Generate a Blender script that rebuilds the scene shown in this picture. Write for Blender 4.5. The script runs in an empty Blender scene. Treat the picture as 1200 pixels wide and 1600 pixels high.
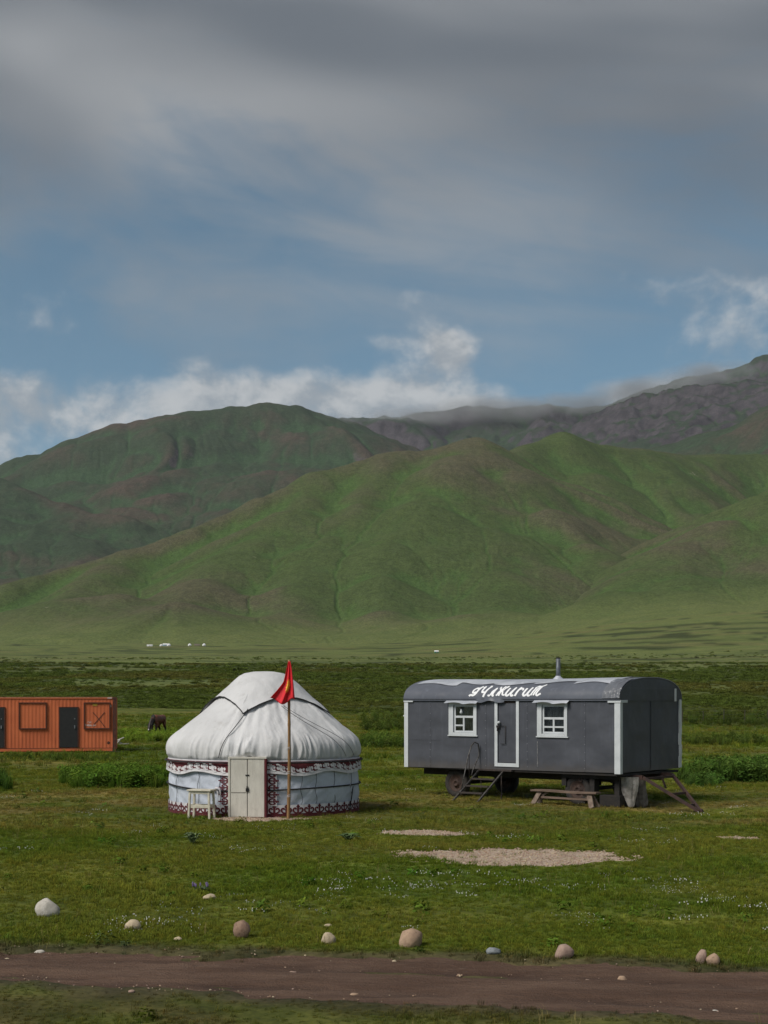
import bpy, math, random
import numpy as np
from mathutils import Vector, Matrix
random.seed(7); RNG = np.random.default_rng(11)
sc = bpy.context.scene
R = math.radians
H = 2.8            # eye height above the turf by the yurt
F = 2222.0         # focal length in photo pixels (50 mm, upright full frame)
HOR = 1093.0       # row of the eye level

# ------------------------------------------------------------------ camera
cd = bpy.data.cameras.new('camera'); cam = bpy.data.objects.new('camera', cd)
sc.collection.objects.link(cam); sc.camera = cam
cam.location = (0, 0, H); cam.rotation_euler = (R(90), 0, 0)
cd.sensor_fit = 'VERTICAL'; cd.sensor_height = 36; cd.lens = 50
cd.shift_y = (HOR - 800) / 1600.0
cd.clip_start = 0.1; cd.clip_end = 60000

# ------------------------------------------------------------------ world
SUN_EL, SUN_AZ = 47.0, 232.0      # azimuth clockwise from +Y: left of and behind the camera
world = bpy.data.worlds.new('World'); sc.world = world; world.use_nodes = True
def build_world():
    nt = world.node_tree; N = nt.nodes; Lk = nt.links; N.clear()
    def n(t, **k):
        x = N.new(t)
        for a, b in k.items(): setattr(x, a, b)
        return x
    def val(s, v):
        if hasattr(v, 'bl_idname') or isinstance(v, bpy.types.NodeSocket): Lk.new(v, s)
        else: s.default_value = v
    def m(op, a, b=None, c=None, clamp=False):
        x = n('ShaderNodeMath', operation=op, use_clamp=clamp)
        val(x.inputs[0], a)
        if b is not None: val(x.inputs[1], b)
        if c is not None: val(x.inputs[2], c)
        return x.outputs[0]
    def smooth(x, a, b):
        mr = n('ShaderNodeMapRange', interpolation_type='SMOOTHSTEP')
        val(mr.inputs[0], x); mr.inputs[1].default_value = a; mr.inputs[2].default_value = b
        return mr.outputs[0]
    def noise(vec, scale, detail, rough=.5, dist=0.0):
        x = n('ShaderNodeTexNoise'); Lk.new(vec, x.inputs['Vector'])
        x.inputs['Scale'].default_value = scale; x.inputs['Detail'].default_value = detail
        x.inputs['Roughness'].default_value = rough; x.inputs['Distortion'].default_value = dist
        return x.outputs['Fac']
    def mixc(f, a, b):
        x = n('ShaderNodeMix', data_type='RGBA'); val(x.inputs[0], f)
        for s, v in ((x.inputs[6], a), (x.inputs[7], b)):
            if isinstance(v, bpy.types.NodeSocket): Lk.new(v, s)
            else: s.default_value = (*v, 1)
        return x.outputs[2]
    out = n('ShaderNodeOutputWorld'); bg = n('ShaderNodeBackground'); bg.inputs[1].default_value = 0.1
    Lk.new(bg.outputs[0], out.inputs[0])
    sky = n('ShaderNodeTexSky', sky_type='NISHITA', sun_disc=False)
    sky.sun_elevation = R(SUN_EL); sky.sun_rotation = R(SUN_AZ); sky.altitude = 2500
    sky.air_density = 1.0; sky.dust_density = 1.6; sky.ozone_density = 2.0
    tc = n('ShaderNodeTexCoord'); sp = n('ShaderNodeSeparateXYZ'); Lk.new(tc.outputs['Generated'], sp.inputs[0])
    x, y, z = sp.outputs
    hz = m('SQRT', m('ADD', m('MULTIPLY', x, x), m('MULTIPLY', y, y)))
    el = m('DIVIDE', z, m('MAXIMUM', hz, 0.05))            # tan of elevation
    az = m('ARCTAN2', x, y)                                # 0 = straight over the valley
    # a cloud ceiling seen in perspective
    zc = m('ADD', m('MAXIMUM', z, 0.0), 0.12)
    cv = n('ShaderNodeCombineXYZ'); Lk.new(m('DIVIDE', x, zc), cv.inputs[0]); Lk.new(m('DIVIDE', y, zc), cv.inputs[1])
    v1 = cv.outputs[0]
    # direction space, wisps lie flat and lean a little
    cv2 = n('ShaderNodeCombineXYZ')
    Lk.new(az, cv2.inputs[0]); Lk.new(m('ADD', m('MULTIPLY', el, 2.6), m('MULTIPLY', az, 0.42)), cv2.inputs[1])
    v2 = cv2.outputs[0]
    cv3 = n('ShaderNodeCombineXYZ'); Lk.new(az, cv3.inputs[0]); Lk.new(m('MULTIPLY', el, 1.25), cv3.inputs[1]); cv3.inputs[2].default_value = 3.7
    v3 = cv3.outputs[0]
    # A: grey sheet higher up, torn into wisps below
    a = m('ADD', m('MULTIPLY', noise(v2, 3.1, 6, .52, .8), .78), m('MULTIPLY', noise(v2, 9.0, 7, .60, 1.2), .24))
    big = noise(v1, .55, 3, .45)
    cover = m('ADD', m('ADD', a, m('MULTIPLY', m('SUBTRACT', big, .5), .35)), m('MULTIPLY', m('SUBTRACT', el, .345), 1.5))
    A = m('MULTIPLY', smooth(cover, .30, .64), m('ADD', .54, m('MULTIPLY', smooth(el, .27, .43), .36)))
    shade = noise(v2, 1.9, 3, .45, .3)
    gcol = mixc(smooth(m('SUBTRACT', shade, m('MULTIPLY', el, .35)), .24, .50), (1.0, 1.09, 1.22), (2.55, 2.58, 2.62))
    # B: white bank and small heaps above the mountains
    b = m('ADD', m('MULTIPLY', m('SUBTRACT', noise(v3, 10.0, 9, .60, .15), .5), 1.7), .5)
    b2 = noise(v3, 3.2, 2, .5)
    bank = m('ADD', m('ADD', b, m('MULTIPLY', m('SUBTRACT', b2, .5), 1.1)), m('MULTIPLY', m('SUBTRACT', .199, el), 4.2))
    # single heaps and gaps of the bank: bearing, height, weight, size
    for a0, e0, wt, sa_, se_ in ((.047, .243, .46, .016, .015), (.222, .275, .13, .034, .014), (-.24, .255, .08, .034, .014), (-.14, .212, .30, .11, .024), (-.03, .210, .30, .08, .022), (.16, .215, .34, .10, .016), (.105, .235, -.45, .05, .026), (-.255, .235, -.28, .04, .014), (-.22, .195, .22, .08, .02), (.0, .252, .22, .03, .008)):
        q = m('ADD', m('POWER', m('DIVIDE', m('SUBTRACT', az, a0), sa_), 2.0), m('POWER', m('DIVIDE', m('SUBTRACT', el, e0), se_), 2.0))
        bank = m('ADD', bank, m('MULTIPLY', m('EXPONENT', m('MULTIPLY', q, -1.0)), wt))
    B = m('MULTIPLY', smooth(bank, .44, .86), .78)
    sh = n('ShaderNodeVectorMath', operation='ADD'); Lk.new(v3, sh.inputs[0]); sh.inputs[1].default_value = (-.008, .012, 0)
    bsh = m('ADD', m('MULTIPLY', m('SUBTRACT', noise(v3, 10.0, 9, .60, .15), noise(sh.outputs[0], 10.0, 9, .60, .15)), 2.6), .5)
    bcol = mixc(smooth(bsh, .3, .7), (2.4, 2.52, 2.65), (4.1, 4.05, 3.98))
    skyc = n('ShaderNodeHueSaturation'); skyc.inputs['Saturation'].default_value = 1.0; skyc.inputs['Value'].default_value = 0.55; skyc.inputs['Hue'].default_value = 0.476
    Lk.new(sky.outputs[0], skyc.inputs['Color'])
    c1 = mixc(A, skyc.outputs[0], gcol)
    c2 = mixc(B, c1, bcol)
    Lk.new(c2, bg.inputs[0])
build_world()

# ------------------------------------------------------------------ sun behind thin cloud
sd = bpy.data.lights.new('sun', 'SUN'); sun = bpy.data.objects.new('sun', sd); sc.collection.objects.link(sun)
sd.energy = 2.4; sd.angle = R(26); sd.color = (1.0, .95, .88)
_d = Vector((math.sin(R(SUN_AZ)) * math.cos(R(SUN_EL)), math.cos(R(SUN_AZ)) * math.cos(R(SUN_EL)), math.sin(R(SUN_EL))))
sun.rotation_euler = _d.to_track_quat('Z', 'Y').to_euler(); sun.location = (0, 0, 60)

sc.view_settings.view_transform = 'Standard'; sc.view_settings.look = 'None'
sc.view_settings.exposure = 0.58; sc.view_settings.gamma = 1.0; sc.view_settings.use_curve_mapping = False
sc.render.engine = 'CYCLES'
sc.cycles.use_denoising = True; sc.cycles.max_bounces = 6; sc.cycles.diffuse_bounces = 3
sc.cycles.volume_bounces = 0; sc.cycles.transparent_max_bounces = 8; sc.cycles.use_adaptive_sampling = True
sc.cycles.adaptive_threshold = 0.015

# ================================================================== helpers
C = sc.collection
class MB:
    """collects shapes; build() links them as ONE mesh object"""
    def __init__(s): s.v = []; s.f = []
    def add(s, vs, fs):
        o = len(s.v); s.v.extend([tuple(p) for p in vs]); s.f.extend([tuple(i + o for i in f) for f in fs]); return s
    def box(s, x0, x1, y0, y1, z0, z1, M=None):
        vs = [Vector((x, y, z)) for z in (z0, z1) for y in (y0, y1) for x in (x0, x1)]
        if M is not None: vs = [M @ p for p in vs]
        return s.add(vs, [(0, 2, 3, 1), (4, 5, 7, 6), (0, 1, 5, 4), (2, 6, 7, 3), (0, 4, 6, 2), (1, 3, 7, 5)])
    def bar(s, p, q, w, h, up=(0, 0, 1)):
        p = Vector(p); q = Vector(q); d = (q - p); L = d.length; d.normalize(); up = Vector(up)
        if abs(d.dot(up)) > .98: up = Vector((0, 1, 0))
        x = d.cross(up).normalized(); y = x.cross(d).normalized()
        vs = []
        for a in (0, L):
            for sx, sy in ((-1, -1), (1, -1), (1, 1), (-1, 1)): vs.append(p + d * a + x * sx * w / 2 + y * sy * h / 2)
        return s.add(vs, [(3, 2, 1, 0), (4, 5, 6, 7), (0, 1, 5, 4), (1, 2, 6, 5), (2, 3, 7, 6), (3, 0, 4, 7)])
    def tube(s, pts, r, n=8, caps=True):
        pts = [Vector(p) for p in pts]; k = len(pts); rs = r if isinstance(r, (list, tuple)) else [r] * k
        vs = []; fs = []; prev = None
        for i, p in enumerate(pts):
            d = (pts[min(i + 1, k - 1)] - pts[max(i - 1, 0)]).normalized()
            if prev is None:
                a = Vector((0, 0, 1)) if abs(d.z) < .9 else Vector((1, 0, 0))
                x = d.cross(a).normalized()
            else: x = (prev - d * prev.dot(d)).normalized()
            prev = x; y = d.cross(x)
            for j in range(n):
                t = 2 * math.pi * j / n; vs.append(p + (x * math.cos(t) + y * math.sin(t)) * rs[i])
        for i in range(k - 1):
            for j in range(n):
                a = i * n + j; b = i * n + (j + 1) % n; fs.append((a, b, b + n, a + n))
        if caps: fs.append(tuple(range(n))[::-1]); fs.append(tuple((k - 1) * n + j for j in range(n)))
        return s.add(vs, fs)
    def lathe(s, prof, n=24, axis='z', M=None):
        vs = []; fs = []
        for r, h in prof:
            for j in range(n):
                t = 2 * math.pi * j / n; p = (r * math.cos(t), r * math.sin(t), h)
                if axis == 'y': p = (p[0], p[2], p[1])
                p = Vector(p); vs.append(M @ p if M is not None else p)
        for i in range(len(prof) - 1):
            for j in range(n):
                a = i * n + j; b = i * n + (j + 1) % n; fs.append((a, b, b + n, a + n))
        return s.add(vs, fs)
    def grid(s, fn, nu, nv, wrap=False):
        vs = [fn(i / nu, j / nv) for j in range(nv + 1) for i in range(nu + (0 if wrap else 1))]
        w = nu if wrap else nu + 1
        fs = [(j * w + i, j * w + (i + 1) % w, (j + 1) * w + (i + 1) % w, (j + 1) * w + i) for j in range(nv) for i in range(nu)]
        return s.add(vs, fs)
    def mesh(s, name):
        me = bpy.data.meshes.new(name); me.from_pydata(s.v, [], s.f); me.update(); return me
    def build(s, name, mat, parent=None, smooth=False, bevel=0, loc=None, fix=True):
        me = s.mesh(name)
        if fix:
            import bmesh
            bm = bmesh.new(); bm.from_mesh(me); bmesh.ops.recalc_face_normals(bm, faces=bm.faces); bm.to_mesh(me); bm.free()
        return link(name, me, mat, parent, smooth, bevel, loc)
def link(name, me, mat, parent=None, smooth=False, bevel=0, loc=None):
    if mat is not None and not len(me.materials): me.materials.append(mat)
    o = bpy.data.objects.new(name, me); C.objects.link(o); o.parent = parent
    if loc is not None: o.location = loc
    if smooth: me.shade_smooth()
    if bevel:
        b = o.modifiers.new('bevel', 'BEVEL'); b.width = bevel; b.segments = 2; b.limit_method = 'ANGLE'
    return o
def empty(name, loc, rz=0):
    o = bpy.data.objects.new(name, None); C.objects.link(o); o.location = loc; o.rotation_euler = (0, 0, rz); o.empty_display_size = .2; return o
def tag(o, label=None, cat=None, group=None, kind=None):
    if label: o['label'] = label
    if cat: o['category'] = cat
    if group: o['group'] = group
    if kind: o['kind'] = kind
    return o
def copy_tree(o, parent=None):
    c = o.copy(); C.objects.link(c); c.parent = parent
    for k in list(o.children): copy_tree(k, c)
    return c
def np_mesh(name, V, Q, attrs=None, smooth=True):
    me = bpy.data.meshes.new(name)
    me.vertices.add(len(V)); me.vertices.foreach_set('co', np.ascontiguousarray(V, dtype=np.float32).ravel())
    nf, k = Q.shape
    me.loops.add(nf * k); me.loops.foreach_set('vertex_index', np.ascontiguousarray(Q, dtype=np.int32).ravel())
    me.polygons.add(nf); me.polygons.foreach_set('loop_start', np.arange(0, nf * k, k, dtype=np.int32))
    me.polygons.foreach_set('loop_total', np.full(nf, k, dtype=np.int32))
    if smooth: me.polygons.foreach_set('use_smooth', np.ones(nf, dtype=bool))
    me.update(calc_edges=True)
    for an, arr in (attrs or {}).items():
        if arr.ndim == 1:
            a = me.attributes.new(an, 'FLOAT', 'POINT'); a.data.foreach_set('value', arr.astype(np.float32))
        else:
            a = me.attributes.new(an, 'FLOAT_VECTOR', 'POINT'); a.data.foreach_set('vector', arr.astype(np.float32).ravel())
    return me
def grid_quads(nr, ncol, wrap=False):
    i = np.arange(nr - 1)[:, None]; j = np.arange(ncol if wrap else ncol - 1)[None, :]; j1 = (j + 1) % ncol
    a = i * ncol + j; b = i * ncol + j1
    return np.stack([a, b, b + ncol, a + ncol], -1).reshape(-1, 4)

# ---- noise
_GC = np.cos(np.arange(256) / 256 * 2 * np.pi).astype(np.float32); _GS = np.sin(np.arange(256) / 256 * 2 * np.pi).astype(np.float32)
_PT = [np.random.default_rng(99).permutation(4096).astype(np.int32), np.random.default_rng(98).integers(0, 256, 4096).astype(np.int32)]
def perlin(x, y, seed=0):
    x = np.asarray(x, dtype=np.float64); y = np.asarray(y, dtype=np.float64)
    x0 = np.floor(x); y0 = np.floor(y); fx = (x - x0).astype(np.float32); fy = (y - y0).astype(np.float32)
    xi = x0.astype(np.int32); yi = y0.astype(np.int32) + seed * 131; p, q = _PT
    h0 = p[xi & 4095]; h1 = p[(xi + 1) & 4095]
    g00 = q[(h0 + yi) & 4095]; g10 = q[(h1 + yi) & 4095]; g01 = q[(h0 + yi + 1) & 4095]; g11 = q[(h1 + yi + 1) & 4095]
    u = fx * fx * fx * (fx * (fx * 6 - 15) + 10); v = fy * fy * fy * (fy * (fy * 6 - 15) + 10)
    a = _GC[g00] * fx + _GS[g00] * fy; b = _GC[g10] * (fx - 1) + _GS[g10] * fy
    c = _GC[g01] * fx + _GS[g01] * (fy - 1); d = _GC[g11] * (fx - 1) + _GS[g11] * (fy - 1)
    a = a + (b - a) * u; c = c + (d - c) * u
    return ((a + (c - a) * v) * 1.5).astype(np.float64)
def fbm(x, y, oct=4, seed=0, gain=.5):
    s = 0; a = 1.0; t = 0
    for k in range(oct):
        s = s + a * perlin(x * 2 ** k, y * 2 ** k, seed + k * 17); t += a; a *= gain
    return s / t
def ridged(x, y, oct=4, seed=0, gain=.5):
    s = 0; a = 1.0; t = 0
    for k in range(oct):
        s = s + a * (1 - 2 * np.abs(perlin(x * 2 ** k, y * 2 ** k, seed + k * 17))); t += a; a *= gain
    return s / t
def sstep(x, a, b):
    t = np.clip((x - a) / (b - a), 0, 1); return t * t * (3 - 2 * t)
def P(px, py, D): return Vector(((px - 600) / F * D, D, H - (py - HOR) / F * D))

# ---- materials
class NT:
    def __init__(s, name):
        s.mat = bpy.data.materials.new(name); s.mat.use_nodes = True
        s.t = s.mat.node_tree; s.t.nodes.clear(); s.out = s.n('ShaderNodeOutputMaterial')
    def n(s, t, **k):
        x = s.t.nodes.new(t)
        for a, b in k.items(): setattr(x, a, b)
        return x
    def l(s, a, b): s.t.links.new(a, b)
    def put(s, sock, v):
        if isinstance(v, bpy.types.NodeSocket): s.l(v, sock)
        elif isinstance(v, (tuple, list)) and len(v) == 3 and sock.type == 'RGBA': sock.default_value = (*v, 1)
        else: sock.default_value = v
    def coord(s, kind='Object', scale=(1, 1, 1)):
        tc = s.n('ShaderNodeTexCoord') if kind != 'Position' else s.n('ShaderNodeNewGeometry')
        o = tc.outputs[kind]
        if scale != (1, 1, 1):
            mp = s.n('ShaderNodeMapping'); s.l(o, mp.inputs[0]); mp.inputs['Scale'].default_value = scale; o = mp.outputs[0]
        return o
    def noise(s, vec, scale, detail=4, rough=.55, dist=0):
        x = s.n('ShaderNodeTexNoise'); s.l(vec, x.inputs['Vector'])
        x.inputs['Scale'].default_value = scale; x.inputs['Detail'].default_value = detail
        x.inputs['Roughness'].default_value = rough; x.inputs['Distortion'].default_value = dist
        return x.outputs['Fac']
    def ramp(s, f, a, b):
        mr = s.n('ShaderNodeMapRange', interpolation_type='SMOOTHSTEP'); s.put(mr.inputs[0], f)
        mr.inputs[1].default_value = a; mr.inputs[2].default_value = b; return mr.outputs[0]
    def mix(s, f, a, b, blend='MIX'):
        x = s.n('ShaderNodeMix', data_type='RGBA', blend_type=blend); s.put(x.inputs[0], f); s.put(x.inputs[6], a); s.put(x.inputs[7], b); return x.outputs[2]
    def m(s, op, a, b=0.0, clamp=False):
        x = s.n('ShaderNodeMath', operation=op, use_clamp=clamp); s.put(x.inputs[0], a); s.put(x.inputs[1], b); return x.outputs[0]
    def attr(s, name, typ='GEOMETRY', out='Fac'):
        a = s.n('ShaderNodeAttribute', attribute_type=typ); a.attribute_name = name; return a.outputs[out]
    def bsdf(s, col, rough=.7, bump=None, strength=.3, dist=.02, metal=0, spec=.5, **kw):
        b = s.n('ShaderNodeBsdfPrincipled'); s.put(b.inputs['Base Color'], col); s.put(b.inputs['Roughness'], rough)
        b.inputs['Metallic'].default_value = metal; b.inputs['Specular IOR Level'].default_value = spec
        if bump is not None:
            bp = s.n('ShaderNodeBump'); bp.inputs['Strength'].default_value = strength; bp.inputs['Distance'].default_value = dist
            s.put(bp.inputs['Height'], bump); s.l(bp.outputs[0], b.inputs['Normal'])
        s.l(b.outputs[0], s.out.inputs[0]); s.b = b; return s.mat
def simple(name, c1, c2=None, scale=4, rough=.7, bump=.2, bscale=None, metal=0, spec=.5, stretch=(1, 1, 1), lo=.35, hi=.65, detail=5, dist=.01):
    t = NT(name); v = t.coord('Object', stretch); c2 = c2 or tuple(x * .75 for x in c1)
    f = t.noise(v, scale, detail); col = t.mix(t.ramp(f, lo, hi), c1, c2)
    h = t.noise(v, bscale or scale * 6, 4)
    return t.bsdf(col, rough, h, bump, dist, metal, spec)
# ================================================================== the valley floor
_pd = np.array([-9000, -50, 0, 42, 52, 68, 95, 130, 200, 300, 450, 700, 1000, 1500, 2200, 3200, 6000, 9000.])
_pz = np.array([-2, 0, 0, 0, .06, .29, .52, 1.51, 3.7, 7.0, 12.0, 21.0, 32.5, 55., 92., 140., 280., 420.])
_h = np.diff(_pd); _s = np.diff(_pz) / _h; _m = np.zeros(len(_pd)); _m[1:-1] = np.where(_s[1:] * _s[:-1] > 0, 2 * _s[1:] * _s[:-1] / (_s[1:] + _s[:-1] + 1e-12), 0); _m[-1] = _s[-1]
def prof(d):
    d = np.clip(d, _pd[0], _pd[-1] - 1e-3); i = np.clip(np.searchsorted(_pd, d, side='right') - 1, 0, len(_h) - 1)
    t = (d - _pd[i]) / _h[i]
    return (_pz[i] * (2 * t**3 - 3 * t**2 + 1) + _m[i] * _h[i] * (t**3 - 2 * t**2 + t) + _pz[i + 1] * (3 * t**2 - 2 * t**3) + _m[i + 1] * _h[i] * (t**3 - t**2))
def road_c(x): return 14.3 - .215 * x + .12 * np.sin(x * .35 + .6)
def road_hw(x): return 1.16 + .10 * np.clip(x / 4, -1, 1.5) + .13 * np.sin(x * .5 + 1) + .1 * perlin(x * .9, x * 0 + 3.3, 5)
def road_t(x, y):      # signed: < 0 on the road
    return np.abs(y - road_c(x)) - road_hw(x) + .26 * perlin(x * .8, y * 1.1, 8) + .14 * perlin(x * 3, y * 4, 9)
# bare stony patches: centre, half axes, tilt
PATCH = [(4.6 * 1.0, 25.15, 2.15, 1.3, -.02), (.8, 29.7, .98, .62, -.03), (7.1, 28.7, .38, .3, 0), (-2.9, 33.25, 1.15, .55, 0)]
PATCH[0] = (2.36, 25.3, 1.86, 1.36, -.05)
def patch_t(x, y):
    best = np.full(np.shape(x), 9.0)
    for cx, cy, a, b, t in PATCH:
        dx = x - cx; dy = y - cy; u = (dx * math.cos(t) + dy * math.sin(t)) / a; v = (-dx * math.sin(t) + dy * math.cos(t)) / b
        best = np.minimum(best, np.sqrt(u * u + v * v) - 1 + .30 * perlin(x * 1.6, y * 1.1, 21) + .22 * perlin(x * 5, y * 4, 22))
    return best
def ground(x, y):
    x = np.asarray(x, float); y = np.asarray(y, float)
    d = np.hypot(x, y) * np.where(y > 0, 1, -1); d = np.where(np.abs(x) > np.abs(y) * 3, np.abs(d) * .3, d)
    z = prof(y * .55 + d * .45)
    u = x / np.maximum(np.abs(y), 1)
    z = z + 50 * sstep(u, -.02, .30) * sstep(d, 700, 2300)
    ad = np.abs(d)
    z = z + .03 * fbm(x / 3.1, y / 3.1, 3, 1) * sstep(ad, 6, 16)
    z = z + .16 * fbm(x / 16, y / 16, 3, 2) * sstep(ad, 44, 80)
    z = z + .7 * fbm(x / 60, y / 60, 3, 3) * sstep(ad, 120, 260)
    z = z + 3.0 * fbm(x / 300, y / 300, 3, 4) * sstep(ad, 500, 1100)
    z = z - .14 * np.exp(-(((x - 7.6) / 1.6)**2 + ((y - 36.4) / 1.6)**2))
    z = z - .07 * sstep(-road_t(x, y), 0.0, .35)
    return z
def gz(x, y): return float(ground(np.array([x]), np.array([y]))[0])

def shrubby(x, y):     # 0..1 cover of low scrub
    d = np.hypot(x, y); px = x / np.maximum(y, 1) * F + 600
    edge = 128 + 10 * perlin(x / 22, y / 40, 31) - .035 * (px - 600)
    s = sstep(d, edge - 3, edge + 3)
    n = fbm(x / 70, y / 130, 4, 33)
    far = sstep(d, 330, 620)
    strips = np.sin((y - .1 * x + 60 * perlin(x / 240, y / 240, 35)) / 52.0)
    clear = sstep(n * 1.1 + .55 * strips, .05, .4) * far
    s = s * (1 - .95 * clear) * (1 - .8 * sstep(n, .12, .3) * sstep(d, 180, 260))
    s = s * (1 - .92 * sstep(d + 260 * fbm(x / 160, y / 120, 3, 39), 430, 760))
    return s * (1 - .75 * sstep(d, 900, 1500) * sstep(fbm(x / 200, y / 300, 3, 37), -.2, .1))
def ground_colour(x, y):
    d = np.hypot(x, y)
    g1 = np.array([.078, .110, .014]); g2 = np.array([.116, .128, .021]); dry = np.array([.165, .128, .042]); far = np.array([.130, .158, .052]); scrub = np.array([.050, .066, .015])
    a = sstep(fbm(x / 7, y / 5, 4, 41), -.25, .3)[..., None]
    c = g1 * (1 - a) + g2 * a
    b = (sstep(fbm(x / 11, y / 4, 4, 43), .0, .42) * sstep(d, 20, 34) * (.6))[..., None]
    b = b + (.8 * np.exp(-((d - 38.5) / 5)**2) * sstep(fbm(x / 5, y / 2.5, 3, 44), -.3, .2))[..., None]
    b = np.clip(b, 0, .85)
    c = c * (1 - b) + dry * b
    f = sstep(d, 90, 300)[..., None]; c = c * (1 - f) + far * f
    t = (sstep(fbm(x / 160, y / 60, 3, 47), .0, .35) * sstep(d, 300, 600) * .5)[..., None]; c = c * (1 - t) + np.array([.15, .13, .06]) * t
    ln = np.abs(fbm(x / 260 + .25 * fbm(x / 90, y / 90, 2, 57), y / 46, 2, 58)); dk = ((1 - sstep(ln, .02, .085)) * sstep(d, 380, 600) * (1 - sstep(d, 2100, 2700)) * .9)[..., None]; c = c * (1 - dk) + np.array([.036, .048, .015]) * dk
    s = shrubby(x, y)[..., None]; c = c * (1 - s * .85) + scrub * s * .85
    lw = (sstep(road_c(x) - y, .6, 1.4) * (.45 + .35 * sstep(fbm(x / 1.4, y / 1.4, 3, 178), -.3, .3)))[..., None]; c = c * (1 - lw) + np.array([.082, .066, .028]) * lw
    br = (sstep(-road_t(x, y), -.5, .05))[..., None] * .8; c = c * (1 - br) + np.array([.075, .058, .04]) * br
    return c

def build_ground():
    rr = np.concatenate([[0.3], np.linspace(1.5, 10, 14, endpoint=False), np.arange(10, 20, .12), np.arange(20, 46, .26), np.geomspace(46, 9000, 210)])
    th = np.concatenate([np.linspace(-180, -60, 14, endpoint=False), np.linspace(-60, -19, 30, endpoint=False), np.linspace(-19, 19, 520, endpoint=False), np.linspace(19, 60, 30, endpoint=False), np.linspace(60, 180, 14, endpoint=False)])
    RR, TT = np.meshgrid(rr, np.radians(th), indexing='ij'); x = RR * np.sin(TT); y = RR * np.cos(TT)
    V = np.stack([x, y, ground(x, y)], -1).reshape(-1, 3); col = ground_colour(x, y).reshape(-1, 3)
    me = np_mesh('ground', V, grid_quads(len(rr), len(th), True)[:, ::-1], {'gcol': col})
    t = NT('turf'); p = t.coord('Position')
    cc = t.attr('gcol', out='Color')
    n1 = t.noise(p, 1.3, 6, .65); n2 = t.noise(p, 14, 6, .7)
    mp = t.n('ShaderNodeMapping'); t.l(p, mp.inputs[0]); mp.inputs['Scale'].default_value = (.06, .16, .06); n3 = t.noise(mp.outputs[0], 1.0, 6, .62)
    mul = t.mix(t.ramp(n1, .3, .7), (.55, .6, .5), (1.35, 1.3, 1.3)); c = t.mix(1.0, cc, mul, 'MULTIPLY')
    mul2 = t.mix(t.ramp(n2, .3, .7), (.6, .65, .6), (1.3, 1.25, 1.2)); c = t.mix(.8, c, mul2, 'MULTIPLY')
    mul3 = t.mix(t.ramp(n3, .32, .68), (.62, .70, .62), (1.3, 1.22, 1.2)); c = t.mix(1.0, c, mul3, 'MULTIPLY')
    hgt = t.m('ADD', t.m('MULTIPLY', n2, .4), n1)
    o = link('ground', me, t.bsdf(c, .95, hgt, .6, .05, spec=.15)); tag(o, kind='structure'); return o
build_ground()

def build_road():
    xs = np.linspace(-22, 22, 420); ts = np.linspace(-1.35, 1.35, 56)
    X, T = np.meshgrid(xs, ts, indexing='ij'); Y = road_c(X) + T * road_hw(X)
    z = ground(X, Y) + .07 * sstep(-road_t(X, Y), 0.0, .35)
    r = -.034 * np.exp(-((T - .42 + .12 * np.sin(X * .3)) / .15)**2) - .032 * np.exp(-((T + .38 + .1 * np.sin(X * .27 + 1)) / .17)**2)
    r = r * (.45 + .75 * sstep(fbm(X * .5, Y * .9, 3, 53), -.35, .3)) + .034 * fbm(X * .9, Y * 2.6, 5, 51, .6) + .016 * fbm(X * 4, Y * 6, 3, 52)
    z = z - .028 + r - .09 * sstep(np.abs(T), 1.05, 1.35)
    V = np.stack([X, Y, z], -1).reshape(-1, 3)
    me = np_mesh('dirt_road', V, grid_quads(len(xs), len(ts))[:, ::-1], {'rut': np.clip(-r / .05 - .22, 0, 1).reshape(-1)})
    t = NT('packed_earth'); p = t.coord('Position', (.6, 2.0, 1)); n1 = t.noise(p, .9, 6, .6); n2 = t.noise(p, 9, 5, .7); n3 = t.noise(t.coord('Position'), 45, 3)
    c = t.mix(t.ramp(n1, .35, .68), (.096, .056, .038), (.150, .094, .066)); c = t.mix(t.m('MULTIPLY', t.ramp(n2, .55, .75), .7), c, (.18, .125, .095))
    c = t.mix(t.m('MULTIPLY', t.attr('rut'), .85), c, (.030, .019, .016))
    h = t.m('ADD', t.m('MULTIPLY', n3, .35), n2)
    o = link('dirt_road', me, t.bsdf(c, .93, h, 1.0, .06, spec=.2)); tag(o, kind='structure')
build_road()

def build_patches():
    t = NT('fine_gravel'); p = t.coord('Position'); vo = t.n('ShaderNodeTexVoronoi'); t.l(p, vo.inputs['Vector']); vo.inputs['Scale'].default_value = 26
    n1 = t.noise(p, 2.2, 5, .6); c = t.mix(t.ramp(n1, .35, .65), (.38, .275, .195), (.25, .17, .12))
    sp = t.n('ShaderNodeSeparateColor'); t.l(vo.outputs['Color'], sp.inputs[0]); c = t.mix(t.m('MULTIPLY', sp.outputs[0], .6), c, (.5, .43, .36)); 
    c = t.mix(t.ramp(t.noise(p, 12, 4), .6, .75), c, (.11, .10, .05))
    gm = t.bsdf(c, .9, t.m('SUBTRACT', 1.0, vo.outputs['Distance']), .7, .02, spec=.2)
    for cx, cy, a, b, tl in PATCH:
        n = 90; m_ = 60; uu, vv = np.meshgrid(np.linspace(-1.6, 1.6, n), np.linspace(-1.6, 1.6, m_), indexing='ij')
        x = cx + uu * a; y = cy + vv * b; pt = patch_t(x, y)
        z = ground(x, y) + .012 - .05 * sstep(pt, -.12, .12)
        me = np_mesh('gravel_patch', np.stack([x, y, z], -1).reshape(-1, 3), grid_quads(n, m_)[:, ::-1])
        tag(link('gravel_patch', me, gm), kind='structure')
build_patches()

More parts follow.
